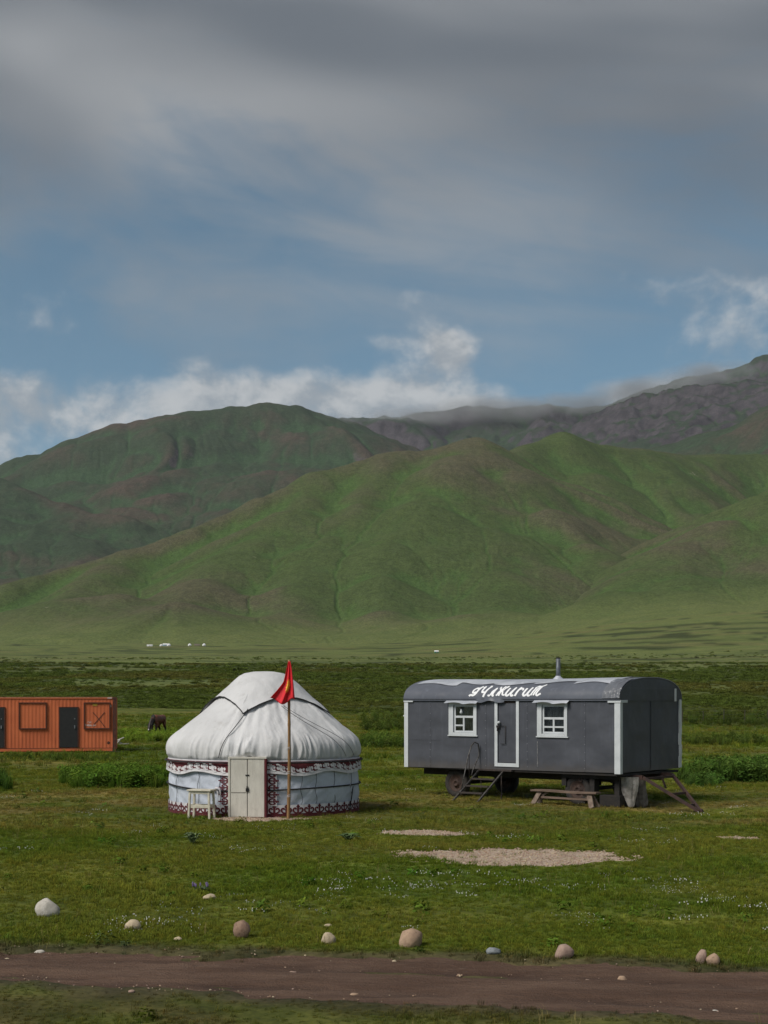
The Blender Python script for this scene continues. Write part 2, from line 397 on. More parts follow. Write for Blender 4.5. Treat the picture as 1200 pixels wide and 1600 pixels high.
# ================================================================== the hills
def seg_field(x, y, pts, slope, rnd, gully=0, glen=300, seed=0, power=1.0):
    """highest of the slopes that fall away from a crest line"""
    x = x.astype(np.float32); y = y.astype(np.float32)
    best = np.full(x.shape, -1e9, np.float32); off = 0
    for (a, b) in zip(pts[:-1], pts[1:]):
        dx, dy = b[0] - a[0], b[1] - a[1]; L2 = dx * dx + dy * dy + 1e-9; L = math.sqrt(L2)
        t = np.clip(((x - a[0]) * dx + (y - a[1]) * dy) / L2, 0, 1)
        d = np.hypot(x - a[0] - t * dx, y - a[1] - t * dy)
        s = slope[0] + (slope[1] - slope[0]) * np.clip(d / slope[2], 0, 1)
        h = a[2] + (b[2] - a[2]) * t - s * (np.sqrt(d * d + rnd * rnd) - rnd)
        if gully:
            k = h > best - 2.6 * gully
            if k.any():
                xs, ys, ds = x[k], y[k], d[k]; al = (off + t[k] * L) / glen; wv = .2 * perlin(xs / 300, ys / 300, seed + 3)
                gn = np.abs(perlin(al + wv, ds / 1400 + seed * 1.7, seed)) ** .8; g2 = np.abs(perlin(al * 2.9 + wv * 2 + 7, ds / 600 + seed, seed + 5)) ** .85
                h[k] -= gully * ((1 - 2.2 * gn) + .42 * (1 - 2.2 * g2)) * sstep(ds, 20, 420)
        best = np.maximum(best, h); off += L
    return best.astype(np.float64)
def smax(a, b, k):
    h = np.clip(.5 + .5 * (a - b) / k, 0, 1); return b + (a - b) * h + k * h * (1 - h)
def erode(z, X, Y, fixed, its, K, mexp=.45, soft=.05):
    """running water cuts branching gullies (stream power on the steepest-descent tree)"""
    nr, nc = z.shape; idx = np.arange(nr * nc).reshape(nr, nc)
    dx = np.abs(np.gradient(X, axis=1)); dy = np.abs(np.gradient(Y, axis=0)); area = (dx * dy).ravel()
    fx = fixed.copy(); fx[0, :] = fx[-1, :] = True; fx[:, 0] = fx[:, -1] = True; fxl = fx.ravel()
    for it in range(its):
        best = np.zeros_like(z); rec = idx.copy(); dist = np.ones_like(z)
        jit = 1 + .25 * np.random.default_rng(it).random(z.shape)
        for di in (-1, 0, 1):
            for dj in (-1, 0, 1):
                if di == 0 and dj == 0: continue
                L = np.hypot(di * dy, dj * dx); s = (z - np.roll(np.roll(z, -di, 0), -dj, 1)) / L * jit
                k = s > best; best = np.where(k, s, best); rec = np.where(k, np.roll(np.roll(idx, -di, 0), -dj, 1), rec); dist = np.where(k, L, dist)
        rec = np.where(fx, idx, rec).ravel(); zf = z.ravel(); order = np.argsort(zf)
        acc = area.tolist(); r = rec.tolist()
        for i in order[::-1].tolist():
            q = r[i]
            if q != i: acc[q] += acc[i]
        A = np.array(acc); f = (K * A ** mexp / dist.ravel()); f[fxl] = 0; fl = f.tolist(); zl = zf.tolist()
        for i in order.tolist():
            q = r[i]
            if q != i: zl[i] = (zl[i] + fl[i] * zl[q]) / (1 + fl[i])
        z = np.array(zl).reshape(nr, nc)
        lap = (np.roll(z, 1, 0) + np.roll(z, -1, 0) + np.roll(z, 1, 1) + np.roll(z, -1, 1) - 4 * z); lap[fx] = 0; z = z + soft * lap
    return z, A.reshape(nr, nc)
def hill_mesh(name, ridges, px0, px1, y0, y1, ncol, nrow, warp, wl, rough, k, mat, gap=8.0, crag=None, its=6, K=.016):
    us = (np.linspace(px0, px1, ncol) - 600) / F; ys = np.linspace(y0, y1, nrow)
    Y, U = np.meshgrid(ys, us, indexing='ij'); X = U * Y
    wx = X + warp * fbm(X / wl, Y / wl, 3, 61); wy = Y + warp * fbm(X / wl, Y / wl, 3, 67)
    hgt = None
    for r in ridges:
        pts = [tuple(P(*q)) for q in r['p']]
        f = seg_field(wx, wy, pts, r.get('s', (.5, .3, 1200)), r.get('r', 60), r.get('g', 0), r.get('gl', 300), r.get('seed', 1))
        hgt = f if hgt is None else smax(hgt, f, k)
    base = ground(X, Y)
    el = np.clip((hgt - base) / 250, 0, 1)
    hgt = hgt + rough * (ridged(X / (wl * .55), Y / (wl * .55), 5, 71, .5) * .6) * (.25 + .75 * el) + rough * .12 * fbm(X / 45, Y / 45, 3, 73)
    cr = np.zeros_like(hgt)
    if crag is not None:
        cr = crag(X, Y, hgt); hgt = hgt + cr * (ridged(X / 240, Y / 240, 6, 77, .62) * 60 + 20 * fbm(X / 60, Y / 60, 3, 79))
    low = hgt < base - 75
    z = np.where(low, base - gap - 4, smax(hgt, base - gap, 60))
    z, dr = erode(z, X, Y, low, its, K)
    dr = sstep(np.log10(np.maximum(dr, 1)), 3.3, 5.0)
    # hollows hold the greener growth
    zz = z.copy(); w = max(3, nrow // 70)
    for _ in range(2):
        for ax in (0, 1):
            acc = np.zeros_like(zz)
            for s_ in range(-w, w + 1): acc += np.roll(zz, s_, ax)
            zz = acc / (2 * w + 1)
    cur = zz - z; cur[:w * 2] = 0; cur[-w * 2:] = 0; cur[:, :w * 2] = 0; cur[:, -w * 2:] = 0
    cur = cur / (np.std(cur) + 1e-6)
    d2 = dr.copy()
    for ax in (0, 1): d2 = (np.roll(d2, 1, ax) + 2 * d2 + np.roll(d2, -1, ax)) / 4
    cur = cur * .75 + 1.1 * d2
    me = np_mesh(name, np.stack([X, Y, z], -1).reshape(-1, 3), grid_quads(nrow, ncol), {'wet': np.clip(cur, -2, 2).reshape(-1), 'crag': cr.reshape(-1), 'toe': (1 - sstep(z - base, -2, 55)).reshape(-1)})
    return tag(link(name, me, mat), kind='structure')
def hill_mat(name, green, lush, dry, rock, dry_amt, rock_lo, sc_):
    t = NT(name); p = t.coord('Position'); wet = t.attr('wet'); cr = t.attr('crag')
    n1 = t.noise(p, .0028 * sc_, 5, .5, .4); n2 = t.noise(p, .018 * sc_, 5, .6); n3 = t.noise(p, .09 * sc_, 4, .65)
    c = t.mix(t.ramp(n2, .3, .7), green, tuple(v * 1.15 for v in green))
    c = t.mix(t.ramp(wet, .0, 1.1), c, lush)
    dm = t.m('MULTIPLY', t.ramp(t.m('SUBTRACT', n1, t.m('MULTIPLY', wet, .06)), .62 - dry_amt, .86 - dry_amt), t.ramp(n2, .1, .5))
    c = t.mix(t.m('MULTIPLY', dm, .8), c, dry)
    c = t.mix(1.0, c, t.mix(t.ramp(n3, .28, .72), (.78, .80, .78), (1.2, 1.18, 1.17)), 'MULTIPLY')
    g = t.n('ShaderNodeNewGeometry'); s = t.n('ShaderNodeSeparateXYZ'); t.l(g.outputs['Normal'], s.inputs[0])
    st = t.m('SUBTRACT', 1.0, s.outputs[2])
    rk = t.ramp(t.m('ADD', t.m('ADD', st, t.m('MULTIPLY', t.m('SUBTRACT', n2, .5), .35)), t.m('MULTIPLY', cr, .10)), rock_lo, rock_lo + .12)
    rc = t.mix(t.ramp(t.noise(p, .03 * sc_, 6, .7), .35, .65), rock, tuple(v * .5 for v in rock))
    c = t.mix(rk, c, rc)
    c = t.mix(t.m('MULTIPLY', t.attr('toe'), .85), c, t.mix(t.ramp(n2, .3, .7), (.105, .132, .045), (.135, .155, .055)))
    # a few pale outcrops
    oc = t.m('MULTIPLY', t.ramp(t.noise(p, .012 * sc_, 5, .75), .66, .74), t.ramp(n3, .45, .6))
    c = t.mix(t.m('MULTIPLY', oc, .7), c, (.25, .22, .18))
    n4 = t.noise(p, .30 * sc_, 3, .7); c = t.mix(1.0, c, t.mix(t.ramp(n4, .3, .7), (.66, .68, .66), (1.34, 1.32, 1.3)), 'MULTIPLY')
    h = t.m('ADD', n2, t.m('MULTIPLY', n3, .35))
    return t.bsdf(c, .97, h, .55, 10.0 / sc_, spec=.05)
HM_A = hill_mat('hill_grass', (.056, .078, .027), (.058, .098, .029), (.088, .076, .050), (.22, .20, .18), .14, .50, 1.0)
HM_C = hill_mat('far_slope_grass', (.036, .052, .030), (.042, .072, .036), (.078, .056, .046), (.12, .10, .10), .15, .34, .6)
HM_D = hill_mat('rock_and_grass', (.030, .044, .026), (.036, .060, .028), (.052, .044, .040), (.074, .064, .072), .08, .20, .55)

hill_mesh('green_hill', [
    dict(p=[(-260, 985, 2550), (-120, 952, 2650), (0, 912, 2750), (100, 890, 2850), (200, 865, 2950), (300, 827, 3050), (400, 780, 3150), (500, 744, 3250), (600, 714, 3350), (700, 697, 3400), (735, 691, 3400), (790, 710, 3500), (830, 697, 3650), (875, 684, 3700), (920, 698, 3750), (1000, 706, 3800), (1080, 714, 3900), (1200, 712, 4000), (1450, 690, 4300)], s=(.80, .62, 900), r=50, g=60, gl=260, seed=3),
    dict(p=[(735, 691, 3400), (700, 728, 3220), (655, 790, 2980), (622, 850, 2760), (600, 905, 2550), (585, 955, 2330)], s=(.62, .46, 600), r=55, g=42, gl=190, seed=5),
    dict(p=[(735, 691, 3400), (800, 742, 3240), (862, 800, 3040), (912, 852, 2850), (935, 890, 2700)], s=(.72, .55, 600), r=45, g=34, gl=200, seed=7),
    dict(p=[(500, 744, 3250), (455, 800, 3000), (385, 862, 2760), (320, 905, 2560), (262, 950, 2350)], s=(.6, .5, 500), r=45, g=34, gl=180, seed=9),
    dict(p=[(620, 709, 3360), (560, 790, 3020), (500, 860, 2760), (470, 915, 2520), (440, 968, 2280)], s=(.6, .5, 500), r=45, g=34, gl=170, seed=11),
    dict(p=[(875, 684, 3700), (920, 742, 3520), (968, 800, 3320), (1005, 850, 3100)], s=(.72, .6, 600), r=40, g=34, gl=200, seed=13),
    dict(p=[(1000, 706, 3800), (1050, 760, 3580), (1085, 805, 3380)], s=(.72, .6, 600), r=40, g=34, gl=200, seed=15),
    dict(p=[(200, 865, 2950), (150, 905, 2700), (60, 950, 2450)], s=(.55, .45, 400), r=45, g=26, gl=150, seed=17),
    dict(p=[(735, 760, 3180), (760, 830, 2900), (770, 900, 2620), (760, 955, 2360)], s=(.55, .45, 400), r=50, g=26, gl=150, seed=19),
    dict(p=[(225, 958, 2280), (280, 942, 2290), (330, 960, 2280)], s=(.36, .3, 300), r=35),
    dict(p=[(120, 935, 2450), (170, 930, 2450)], s=(.34, .3, 300), r=40),
    dict(p=[(640, 975, 2230), (720, 962, 2260), (800, 962, 2280)], s=(.34, .3, 300), r=30),
], -230, 1430, 1850, 4500, 640, 360, 45, 420, 14, 26, HM_A)
hill_mesh('near_spur', [
    dict(p=[(1560, 640, 3300), (1400, 690, 3150), (1300, 730, 3000), (1200, 780, 2850), (1130, 815, 2750), (1060, 852, 2620), (1000, 892, 2500), (955, 925, 2380), (925, 950, 2250)], s=(.62, .48, 600), r=60, g=34, gl=220, seed=23),
    dict(p=[(1200, 780, 2850), (1240, 850, 2600), (1250, 930, 2300)], s=(.5, .44, 500), r=70, g=22, gl=200, seed=25),
    dict(p=[(1060, 852, 2620), (1075, 905, 2400), (1090, 945, 2200)], s=(.48, .4, 500), r=50, g=18, gl=150, seed=27),
    dict(p=[(940, 942, 2280), (1000, 930, 2300), (1060, 935, 2300)], s=(.34, .3, 300), r=35)], 840, 1430, 1800, 3900, 260, 240, 45, 380, 12, 24, HM_A)
hill_mesh('far_hill', [
    dict(p=[(900, 760, 5600), (960, 722, 5500), (1040, 702, 5400), (1120, 682, 5300), (1200, 648, 5200), (1300, 600, 5200), (1450, 540, 5200)], s=(.55, .42, 900), r=60, g=60, gl=330, seed=33),
    dict(p=[(1120, 682, 5300), (1100, 720, 4900), (1060, 760, 4500)], s=(.5, .4, 700), r=60, g=30, gl=250, seed=35)], 820, 1430, 3700, 6600, 260, 170, 80, 700, 34, 40, HM_C)
hill_mesh('broad_mountain', [
    dict(p=[(-420, 905, 5800), (-250, 838, 5900), (-120, 785, 6000), (0, 736, 6000), (60, 712, 6000), (120, 690, 6050), (200, 668, 6100), (300, 648, 6150), (350, 641, 6200), (400, 638, 6200), (460, 640, 6250), (500, 651, 6300), (545, 668, 6400), (600, 690, 6500), (700, 740, 6600)], s=(.72, .55, 1500), r=110, g=95, gl=520, seed=43),
    dict(p=[(400, 638, 6200), (330, 690, 5900), (265, 745, 5500), (180, 795, 5100), (140, 830, 4800)], s=(.5, .42, 900), r=60, g=50, gl=330, seed=45),
    dict(p=[(330, 690, 5900), (355, 730, 5600), (375, 765, 5350), (380, 800, 5100)], s=(.55, .45, 700), r=50, g=50, gl=300, seed=47),
    dict(p=[(460, 640, 6250), (488, 700, 5850), (498, 745, 5500), (500, 800, 5100)], s=(.6, .45, 700), r=50, g=55, gl=260, seed=49),
    dict(p=[(-200, 700, 5300), (-80, 735, 5150), (20, 768, 5000), (110, 800, 4850), (190, 828, 4700), (270, 848, 4500)], s=(.5, .4, 900), r=60, g=45, gl=400, seed=51),
    dict(p=[(-80, 800, 4700), (40, 840, 4500), (140, 862, 4300)], s=(.45, .36, 700), r=60, g=30, gl=300, seed=53)], -230, 720, 3100, 7400, 420, 290, 90, 800, 46, 45, HM_C)
def crag_mask(X, Y, h): return np.maximum(sstep(fbm(X / 900, Y / 900, 3, 91), -.25, .25), .85 * sstep(X / Y, .17, .23)) * sstep(h, 850, 1250) * (.45 + .55 * sstep(X / Y, .02, .12)) * (1 - .65 * sstep(8250 - Y, 60, -250))
hill_mesh('rocky_range', [
    dict(p=[(400, 730, 8200), (480, 690, 8300), (545, 662, 8400), (620, 662, 8500), (700, 652, 8500), (770, 640, 8500), (850, 636, 8600), (900, 640, 8600), (960, 632, 8600), (1020, 612, 8600), (1080, 600, 8600), (1130, 592, 8500), (1200, 563, 8500), (1300, 520, 8500), (1450, 470, 8500)], s=(.62, .45, 1400), r=60, g=130, gl=560, seed=63),
    dict(p=[(860, 638, 8600), (850, 670, 8100), (840, 705, 7500)], s=(.65, .5, 800), r=40, g=60, gl=300, seed=65),
    dict(p=[(1020, 612, 8600), (990, 660, 7900), (960, 700, 7300)], s=(.65, .5, 800), r=40, g=60, gl=300, seed=67),
    dict(p=[(1200, 563, 8500), (1130, 630, 7800), (1080, 680, 7200)], s=(.65, .5, 800), r=40, g=60, gl=300, seed=69)], 380, 1430, 5900, 9400, 460, 230, 110, 900, 70, 50, HM_D, crag=crag_mask)
# ================================================================== shared materials and stroke shapes
M_maroon = simple('maroon_felt', (.115, .016, .022), (.075, .011, .016), 20, .95, .3)
M_rope = simple('black_rope', (.012, .012, .014), (.025, .025, .028), 40, .9, .5)
M_whitecloth = simple('white_cotton', (.62, .61, .62), (.52, .50, .52), 6, .9, .3, 60)
def strokes(mb, sts, fmap, w=.1, lift0=.0, dl=.0004, n=10):
    """2-D brush strokes laid on a surface through fmap(u, v, lift); each stroke: (points, width[, closed])"""
    k = 0
    for st in sts:
        pts, wd = st[0], st[1] if len(st) > 1 else w
        if len(pts) == 1:           # a round dab
            c = pts[0]; ring = [fmap(c[0] + wd * math.cos(t * 2 * math.pi / 12), c[1] + wd * math.sin(t * 2 * math.pi / 12), lift0 + k * dl) for t in range(12)]
            mb.add(ring, [tuple(range(12))]); k += 1; continue
        # catmull-rom
        q = [pts[0]] + list(pts) + [pts[-1]]; cv = []
        for i in range(1, len(q) - 2):
            m_ = max(2, n // 2)
            for j in range(m_):
                t = j / m_; p0, p1, p2, p3 = q[i - 1], q[i], q[i + 1], q[i + 2]
                cv.append(tuple(.5 * (2 * p1[a] + (p2[a] - p0[a]) * t + (2 * p0[a] - 5 * p1[a] + 4 * p2[a] - p3[a]) * t * t + (3 * p1[a] - p0[a] - 3 * p2[a] + p3[a]) * t**3) for a in (0, 1)))
        cv.append(pts[-1]); vs = []; fs = []; L = len(cv)
        for i, c in enumerate(cv):
            a = cv[max(i - 1, 0)]; b = cv[min(i + 1, L - 1)]; dx, dy = b[0] - a[0], b[1] - a[1]; d = math.hypot(dx, dy) or 1
            ww = wd if not isinstance(wd, tuple) else wd[0] + (wd[1] - wd[0]) * i / (L - 1)
            nx, ny = -dy / d * ww / 2, dx / d * ww / 2
            vs.append(fmap(c[0] + nx, c[1] + ny, lift0 + k * dl)); vs.append(fmap(c[0] - nx, c[1] - ny, lift0 + k * dl))
        for i in range(L - 1): fs.append((2 * i, 2 * i + 1, 2 * i + 3, 2 * i + 2))
        mb.add(vs, fs); k += 1
    return mb
HORN = [([(.5, .10), (.5, .86)], .17), ([(.5, .92)], .095), ([(.35, .80), (.65, .80)], .14),
        ([(.5, .22), (.28, .24), (.10, .40), (.13, .62), (.28, .66), (.34, .54)], .145),
        ([(.5, .22), (.72, .24), (.90, .40), (.87, .62), (.72, .66), (.66, .54)], .145)]
CURL = [([(.05, .85), (.25, .9), (.42, .72), (.38, .42), (.2, .36), (.16, .54), (.28, .58)], .19),
        ([(.95, .2), (.75, .12), (.58, .3), (.62, .62), (.8, .68), (.86, .48), (.74, .44)], .19), ([(.46, .15), (.54, .88)], .13)]

# ================================================================== yurt
def build_yurt():
    CY = 36.1; CX = (413 - 600) / F * CY; RW = 2.36
    root = empty('yurt', (CX, CY, gz(CX, CY) + .0))
    tag(root, 'white canvas yurt with maroon felt scroll borders and a double door', 'yurt')
    def cyl(phi, r, z): return Vector((r * math.sin(phi), -r * math.cos(phi), z))
    def pf(px, r=RW):     # pixel column -> angle on the front of the wall
        ph = 0
        for _ in range(12): ph = math.asin(max(-1, min(1, ((px - 600) / F * (CY - r * math.cos(ph)) - CX) / r)))
        return ph
    def rz(row, px, r=RW): return H - (row - HOR) / F * (CY - r * math.cos(pf(px, r))) - root.location.z
    # ---- wall cloth
    t = NT('wall_canvas'); v = t.coord('Object'); n1 = t.noise(v, 1.6, 5); 
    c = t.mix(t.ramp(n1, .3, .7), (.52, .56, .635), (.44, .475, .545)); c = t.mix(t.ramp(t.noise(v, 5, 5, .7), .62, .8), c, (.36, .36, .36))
    sx = t.n('ShaderNodeSeparateXYZ'); t.l(v, sx.inputs[0])
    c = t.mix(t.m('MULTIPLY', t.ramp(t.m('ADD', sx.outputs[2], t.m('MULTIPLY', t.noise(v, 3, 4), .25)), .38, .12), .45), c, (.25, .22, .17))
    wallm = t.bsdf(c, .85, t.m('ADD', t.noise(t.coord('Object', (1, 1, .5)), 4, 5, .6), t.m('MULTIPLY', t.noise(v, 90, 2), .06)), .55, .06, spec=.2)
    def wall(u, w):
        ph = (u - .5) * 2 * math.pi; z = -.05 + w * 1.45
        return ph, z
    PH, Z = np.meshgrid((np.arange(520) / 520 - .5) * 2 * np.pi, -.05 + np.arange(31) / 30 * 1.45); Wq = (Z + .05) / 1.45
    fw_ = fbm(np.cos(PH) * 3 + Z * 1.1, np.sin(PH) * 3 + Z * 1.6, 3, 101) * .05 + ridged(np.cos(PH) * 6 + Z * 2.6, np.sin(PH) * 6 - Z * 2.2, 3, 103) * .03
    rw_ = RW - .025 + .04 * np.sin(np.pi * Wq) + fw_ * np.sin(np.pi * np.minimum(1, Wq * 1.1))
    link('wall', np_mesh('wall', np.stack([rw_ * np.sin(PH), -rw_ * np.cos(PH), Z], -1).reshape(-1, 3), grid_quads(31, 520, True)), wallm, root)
    # ---- roof canvas
    prof_ = [(.60, 3.38), (.76, 3.22), (1.02, 2.99), (1.33, 2.69), (1.62, 2.44), (1.9, 2.20), (2.10, 2.03), (2.26, 1.88), (2.37, 1.73), (2.40, 1.56), (2.375, 1.40), (2.36, 1.31)]
    pr = np.array([p[0] for p in prof_]); pz = np.array([p[1] for p in prof_]); ss = np.concatenate([[0], np.cumsum(np.hypot(np.diff(pr), np.diff(pz)))]); ss /= ss[-1]
    _w = np.linspace(0, 1, 401); _k = np.ones(37) / 37; _sm = lambda a: np.convolve(np.convolve(np.concatenate([a[0] - (a[36:0:-1] - a[0]), a, a[-1] - (a[-2:-38:-1] - a[-1])]), _k, 'same'), _k, 'same')[36:-36]
    pr, pz, ss = _sm(np.interp(_w, ss, pr)), _sm(np.interp(_w, ss, pz)), _w
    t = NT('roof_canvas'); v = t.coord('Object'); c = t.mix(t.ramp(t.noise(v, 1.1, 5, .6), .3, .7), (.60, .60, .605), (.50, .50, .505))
    c = t.mix(t.m('MULTIPLY', t.ramp(t.noise(t.coord('Object', (1, 1, .35)), 3.2, 6, .7), .55, .78), .55), c, (.36, .35, .33))
    roofm = t.bsdf(c, .8, t.m('ADD', t.noise(t.coord('Object', (1, 1, .45)), 3.5, 5, .6), t.m('MULTIPLY', t.noise(v, 70, 2), .08)), .5, .06, spec=.25)
    dphi = pf(388)
    NU, NV = 900, 84
    ph = (np.arange(NU) / NU - .5) * 2 * np.pi; w = np.arange(NV + 1) / NV; PH, Wt = np.meshgrid(ph, w)
    cs, sn = np.cos(PH), np.sin(PH)
    r = np.interp(Wt, ss, pr); z = np.interp(Wt, ss, pz)
    k3 = sstep(Wt, .35, .95); k1 = sstep(Wt, .05, .5)
    wob = .5 * fbm(cs * 2 + Wt, sn * 2, 2, 110)
    fold = ridged(cs * 4 + Wt * 1.6 + wob, sn * 4 - Wt * .9, 3, 111) * .075 * k3 * sstep(perlin(cs * 2.2, sn * 2.2 + Wt * .6, 112), -.5, .5) + fbm(cs * 2.2 + Wt * 1.5, sn * 2.2 + Wt, 3, 113) * .085 * k1 + ridged(cs * 11 + 1.8 * Wt + wob * 2, sn * 11 + wob, 2, 115) * .075 * sstep(Wt, .66, .97) * sstep(perlin(cs * 3 + 4, sn * 3, 116), -.35, .4)
    # poles press through the cloth here and there
    fold += .012 * np.cos(PH * 44) * sstep(Wt, .1, .3) * (1 - sstep(Wt, .6, .85)) * (.5 + perlin(PH * 2, PH * 0 + .3, 117))
    # sharp creases gathered by the hem rope
    rg = random.Random(31)
    for _ in range(190):
        a0 = rg.uniform(-math.pi, math.pi); ln = rg.uniform(.12, .5) ** 1.2; dr_ = rg.uniform(-.35, .35); wd = rg.uniform(.012, .035); am = rg.uniform(.008, .034) * (1.2 if ln < .25 else .8)
        js = np.where(np.abs((ph - a0 + np.pi) % (2 * np.pi) - np.pi) < .35)[0]
        if not len(js): continue
        q = sstep(Wt[:, js], 1 - ln, 1.0); ddv = ((PH[:, js] - a0 + np.pi) % (2 * np.pi) - np.pi) - dr_ * (1 - Wt[:, js]) ** 1.3
        fold[:, js] += am * q * (np.exp(-np.abs(ddv) / wd) - .8 * np.exp(-((ddv - wd * 2.2) / (wd * 1.6))**2))
    # long shallow drags higher up
    for _ in range(46):
        a0 = rg.uniform(-math.pi, math.pi); w0 = rg.uniform(.15, .7); ln = rg.uniform(.08, .22); dr_ = rg.uniform(-1.6, 1.6); am = rg.uniform(.004, .012)
        js = np.where(np.abs((ph - a0 + np.pi) % (2 * np.pi) - np.pi) < .6)[0]
        ddv = ((PH[:, js] - a0 + np.pi) % (2 * np.pi) - np.pi) - dr_ * (Wt[:, js] - w0); fold[:, js] += am * np.exp(-((Wt[:, js] - w0) / ln)**2) * np.exp(-np.abs(ddv) / .03)
    # two lengths of canvas overlap along slanting seams
    for px_, tw in ((346, .10), (540, -.08), (640, .05), (180, -.06)):
        s_ = pf(min(max(px_, 270), 556)) if 262 < px_ < 563 else (2.4 if px_ > 563 else -2.4)
        dd = (PH - s_ - tw * (1 - Wt)); fold += np.where((dd > 0) & (dd < .5), .03 * (1 - dd / .5) * sstep(Wt, .0, .15), 0) + .025 * np.exp(-((dd + .015) / .02)**2) * sstep(Wt, .1, .3)
    r = r + fold * np.where(fold > 0, .75, 1.15); z = z + fold * .5
    hem = .09 * fbm(cs * 6, sn * 6, 3, 119) + .12 * np.exp(-((PH - dphi) / .22)**2) - .02
    z = z + hem * sstep(Wt, .75, 1.0); r = r - .05 * sstep(Wt, .96, 1.0) + .06 * np.exp(-((PH - dphi) / .25)**2) * sstep(Wt, .8, 1)
    V = np.stack([r * np.sin(PH), -r * np.cos(PH), z], -1).reshape(-1, 3)
    link('roof_cover', np_mesh('roof_cover', V, grid_quads(NV + 1, NU, True)), roofm, root, True)
    # ---- crown cover: a square sheet tied over the smoke ring
    def crown(u, vv):
        a, b = (u - .5) * 2, (vv - .5) * 2
        L = 1.30; rot = pf(374) + math.pi / 4 - .05
        rr = math.hypot(a, b); x, y = a * L, b * L
        # corners hang lower and narrower
        d = math.hypot(x, y); ph_ = math.atan2(y, x) + rot - math.pi * .25 * 0
        s_ = d if d < .3 else d
        rad = s_ * .93; zz = float(np.interp(rad, [0, .25, .50, .64, .78, 1.02, 1.33, 1.62, 1.9], [3.50, 3.49, 3.45, 3.37, 3.25, 3.03, 2.75, 2.52, 2.28]))
        wr = float(fbm(np.array(a * 2.5), np.array(b * 2.5), 3, 121)) * .03 + .012 * float(perlin(np.array(a * 7), np.array(b * 7), 122))
        ang = ph_
        return Vector((rad * math.cos(ang), rad * math.sin(ang), zz + .022 + wr * min(1, rad * 1.5)))
    cr = MB().grid(crown, 56, 56).build('crown_cover', roofm, root, True)
    edge = []
    for a, b in [((i / 28), 0) for i in range(28)] + [(1, i / 28) for i in range(28)] + [(1 - i / 28, 1) for i in range(28)] + [(0, 1 - i / 28) for i in range(29)]:
        p = crown(a, b); edge.append(p + Vector((p.x, p.y, 0)).normalized() * .012 - Vector((0, 0, .004)))
    MB().tube(edge, .014, 6).build('edge_cord', M_rope, cr, True)
    # cords running down the canvas
    def on_roof(phi, wt, lift=.03): 
        return cyl(phi, float(np.interp(wt, ss, pr)) + lift + .03 * wt, float(np.interp(wt, ss, pz)) + lift)
    for a0, a1, w0, w1, rr, m_ in ((pf(374), pf(344), .44, .98, .010, M_rope), (pf(462), pf(548), .40, .98, .006, M_rope), (pf(456), pf(536), .40, .98, .006, M_rope)):
        MB().tube([on_roof(a0 + (a1 - a0) * i / 30, w0 + (w1 - w0) * i / 30, .05) for i in range(31)], rr, 6).build('roof_cord', m_, root, True)
    # ---- borders
    zb = 0
    MB().grid(lambda u, q: cyl((u - .5) * 2 * math.pi, RW + .052,   .015 + q * .08), 120, 1, True).build('base_band', M_maroon, root)
    MB().grid(lambda u, q: cyl((u - .5) * 2 * math.pi, RW + .046, .05 + q * .25), 120, 2, True).build('base_border', M_whitecloth, root)
    NM = 52; per = 2 * math.pi / NM
    mot = strokes(MB(), HORN, lambda a, b, l: cyl((a - .5) * per, RW + .054 + l, .05 + b * .255), n=6).mesh('ornament')
    mot.materials.append(M_maroon)
    for i in range(NM):
        a = (i + .5) * per
        if abs((a + math.pi) % (2 * math.pi) - math.pi - dphi) < .22: continue
        o = bpy.data.objects.new('ornament', mot); C.objects.link(o); o.parent = root; o.rotation_euler = (0, 0, a)
    # valance below the eaves
    def val_z(ph_): return .045 * math.sin(ph_ * 9 + .5) * (0.4 + .6 * (math.sin(ph_ * 2.3) ** 2)) - .035 * abs(math.sin(ph_ * 4.5))
    def valance(u, q):
        ph_ = (u - .5) * 2 * math.pi; top = 1.36; bot = 1.055 + val_z(ph_)
        return cyl(ph_, RW + .05 + .05 * (1 - q) + .008 * math.sin(ph_ * 40), bot + (top - bot) * q)
    MB().grid(valance, 200, 4, True).build('valance', M_whitecloth, root, True)
    def val_band(u, q):
        ph_ = (u - .5) * 2 * math.pi; top = 1.33; bot = 1.13 + val_z(ph_)
        f = (bot + (top - bot) * q - (1.055 + val_z(ph_))) / (1.36 - 1.055 - val_z(ph_))
        return cyl(ph_, RW + .05 + .05 * (1 - f) + .006 + .008 * math.sin(ph_ * 40), bot + (top - bot) * q)
    MB().grid(val_band, 200, 3, True).build('valance_band', M_maroon, root, True)
    NC = 64; perc = 2 * math.pi / NC
    for i in range(NC):
        a = (i + .5) * perc - math.pi
        if abs(a - dphi) < .20 or abs(a) > 1.75: continue
        mb = strokes(MB(), CURL, lambda u, q, l: cyl(a + (u - .5) * perc, RW + .105 - .035 * q + l + .008 * math.sin((a + (u - .5) * perc) * 40), 1.105 + val_z(a + (u - .5) * perc) + q * .19), n=6)
        mb.build('valance_scroll', M_whitecloth, root, fix=False)
    # ropes round the wall
    def ring(z0, sag, r, name, a0=-math.pi, a1=math.pi, off=.085):
        MB().tube([cyl(a0 + (a1 - a0) * i / 90, RW + off, z0 + sag(a0 + (a1 - a0) * i / 90)) for i in range(91)], r, 6).build(name, M_rope, root, True)
    dw = .185
    ring(1.30, lambda a: .0, .020, 'eaves_rope', dphi + dw, dphi - dw + 2 * math.pi, .125)
    ring(.64, lambda a: .08 * math.sin(a) ** 2 + .02 * math.sin(3 * a), .020, 'waist_rope', dphi + dw, dphi - dw + 2 * math.pi, .075)
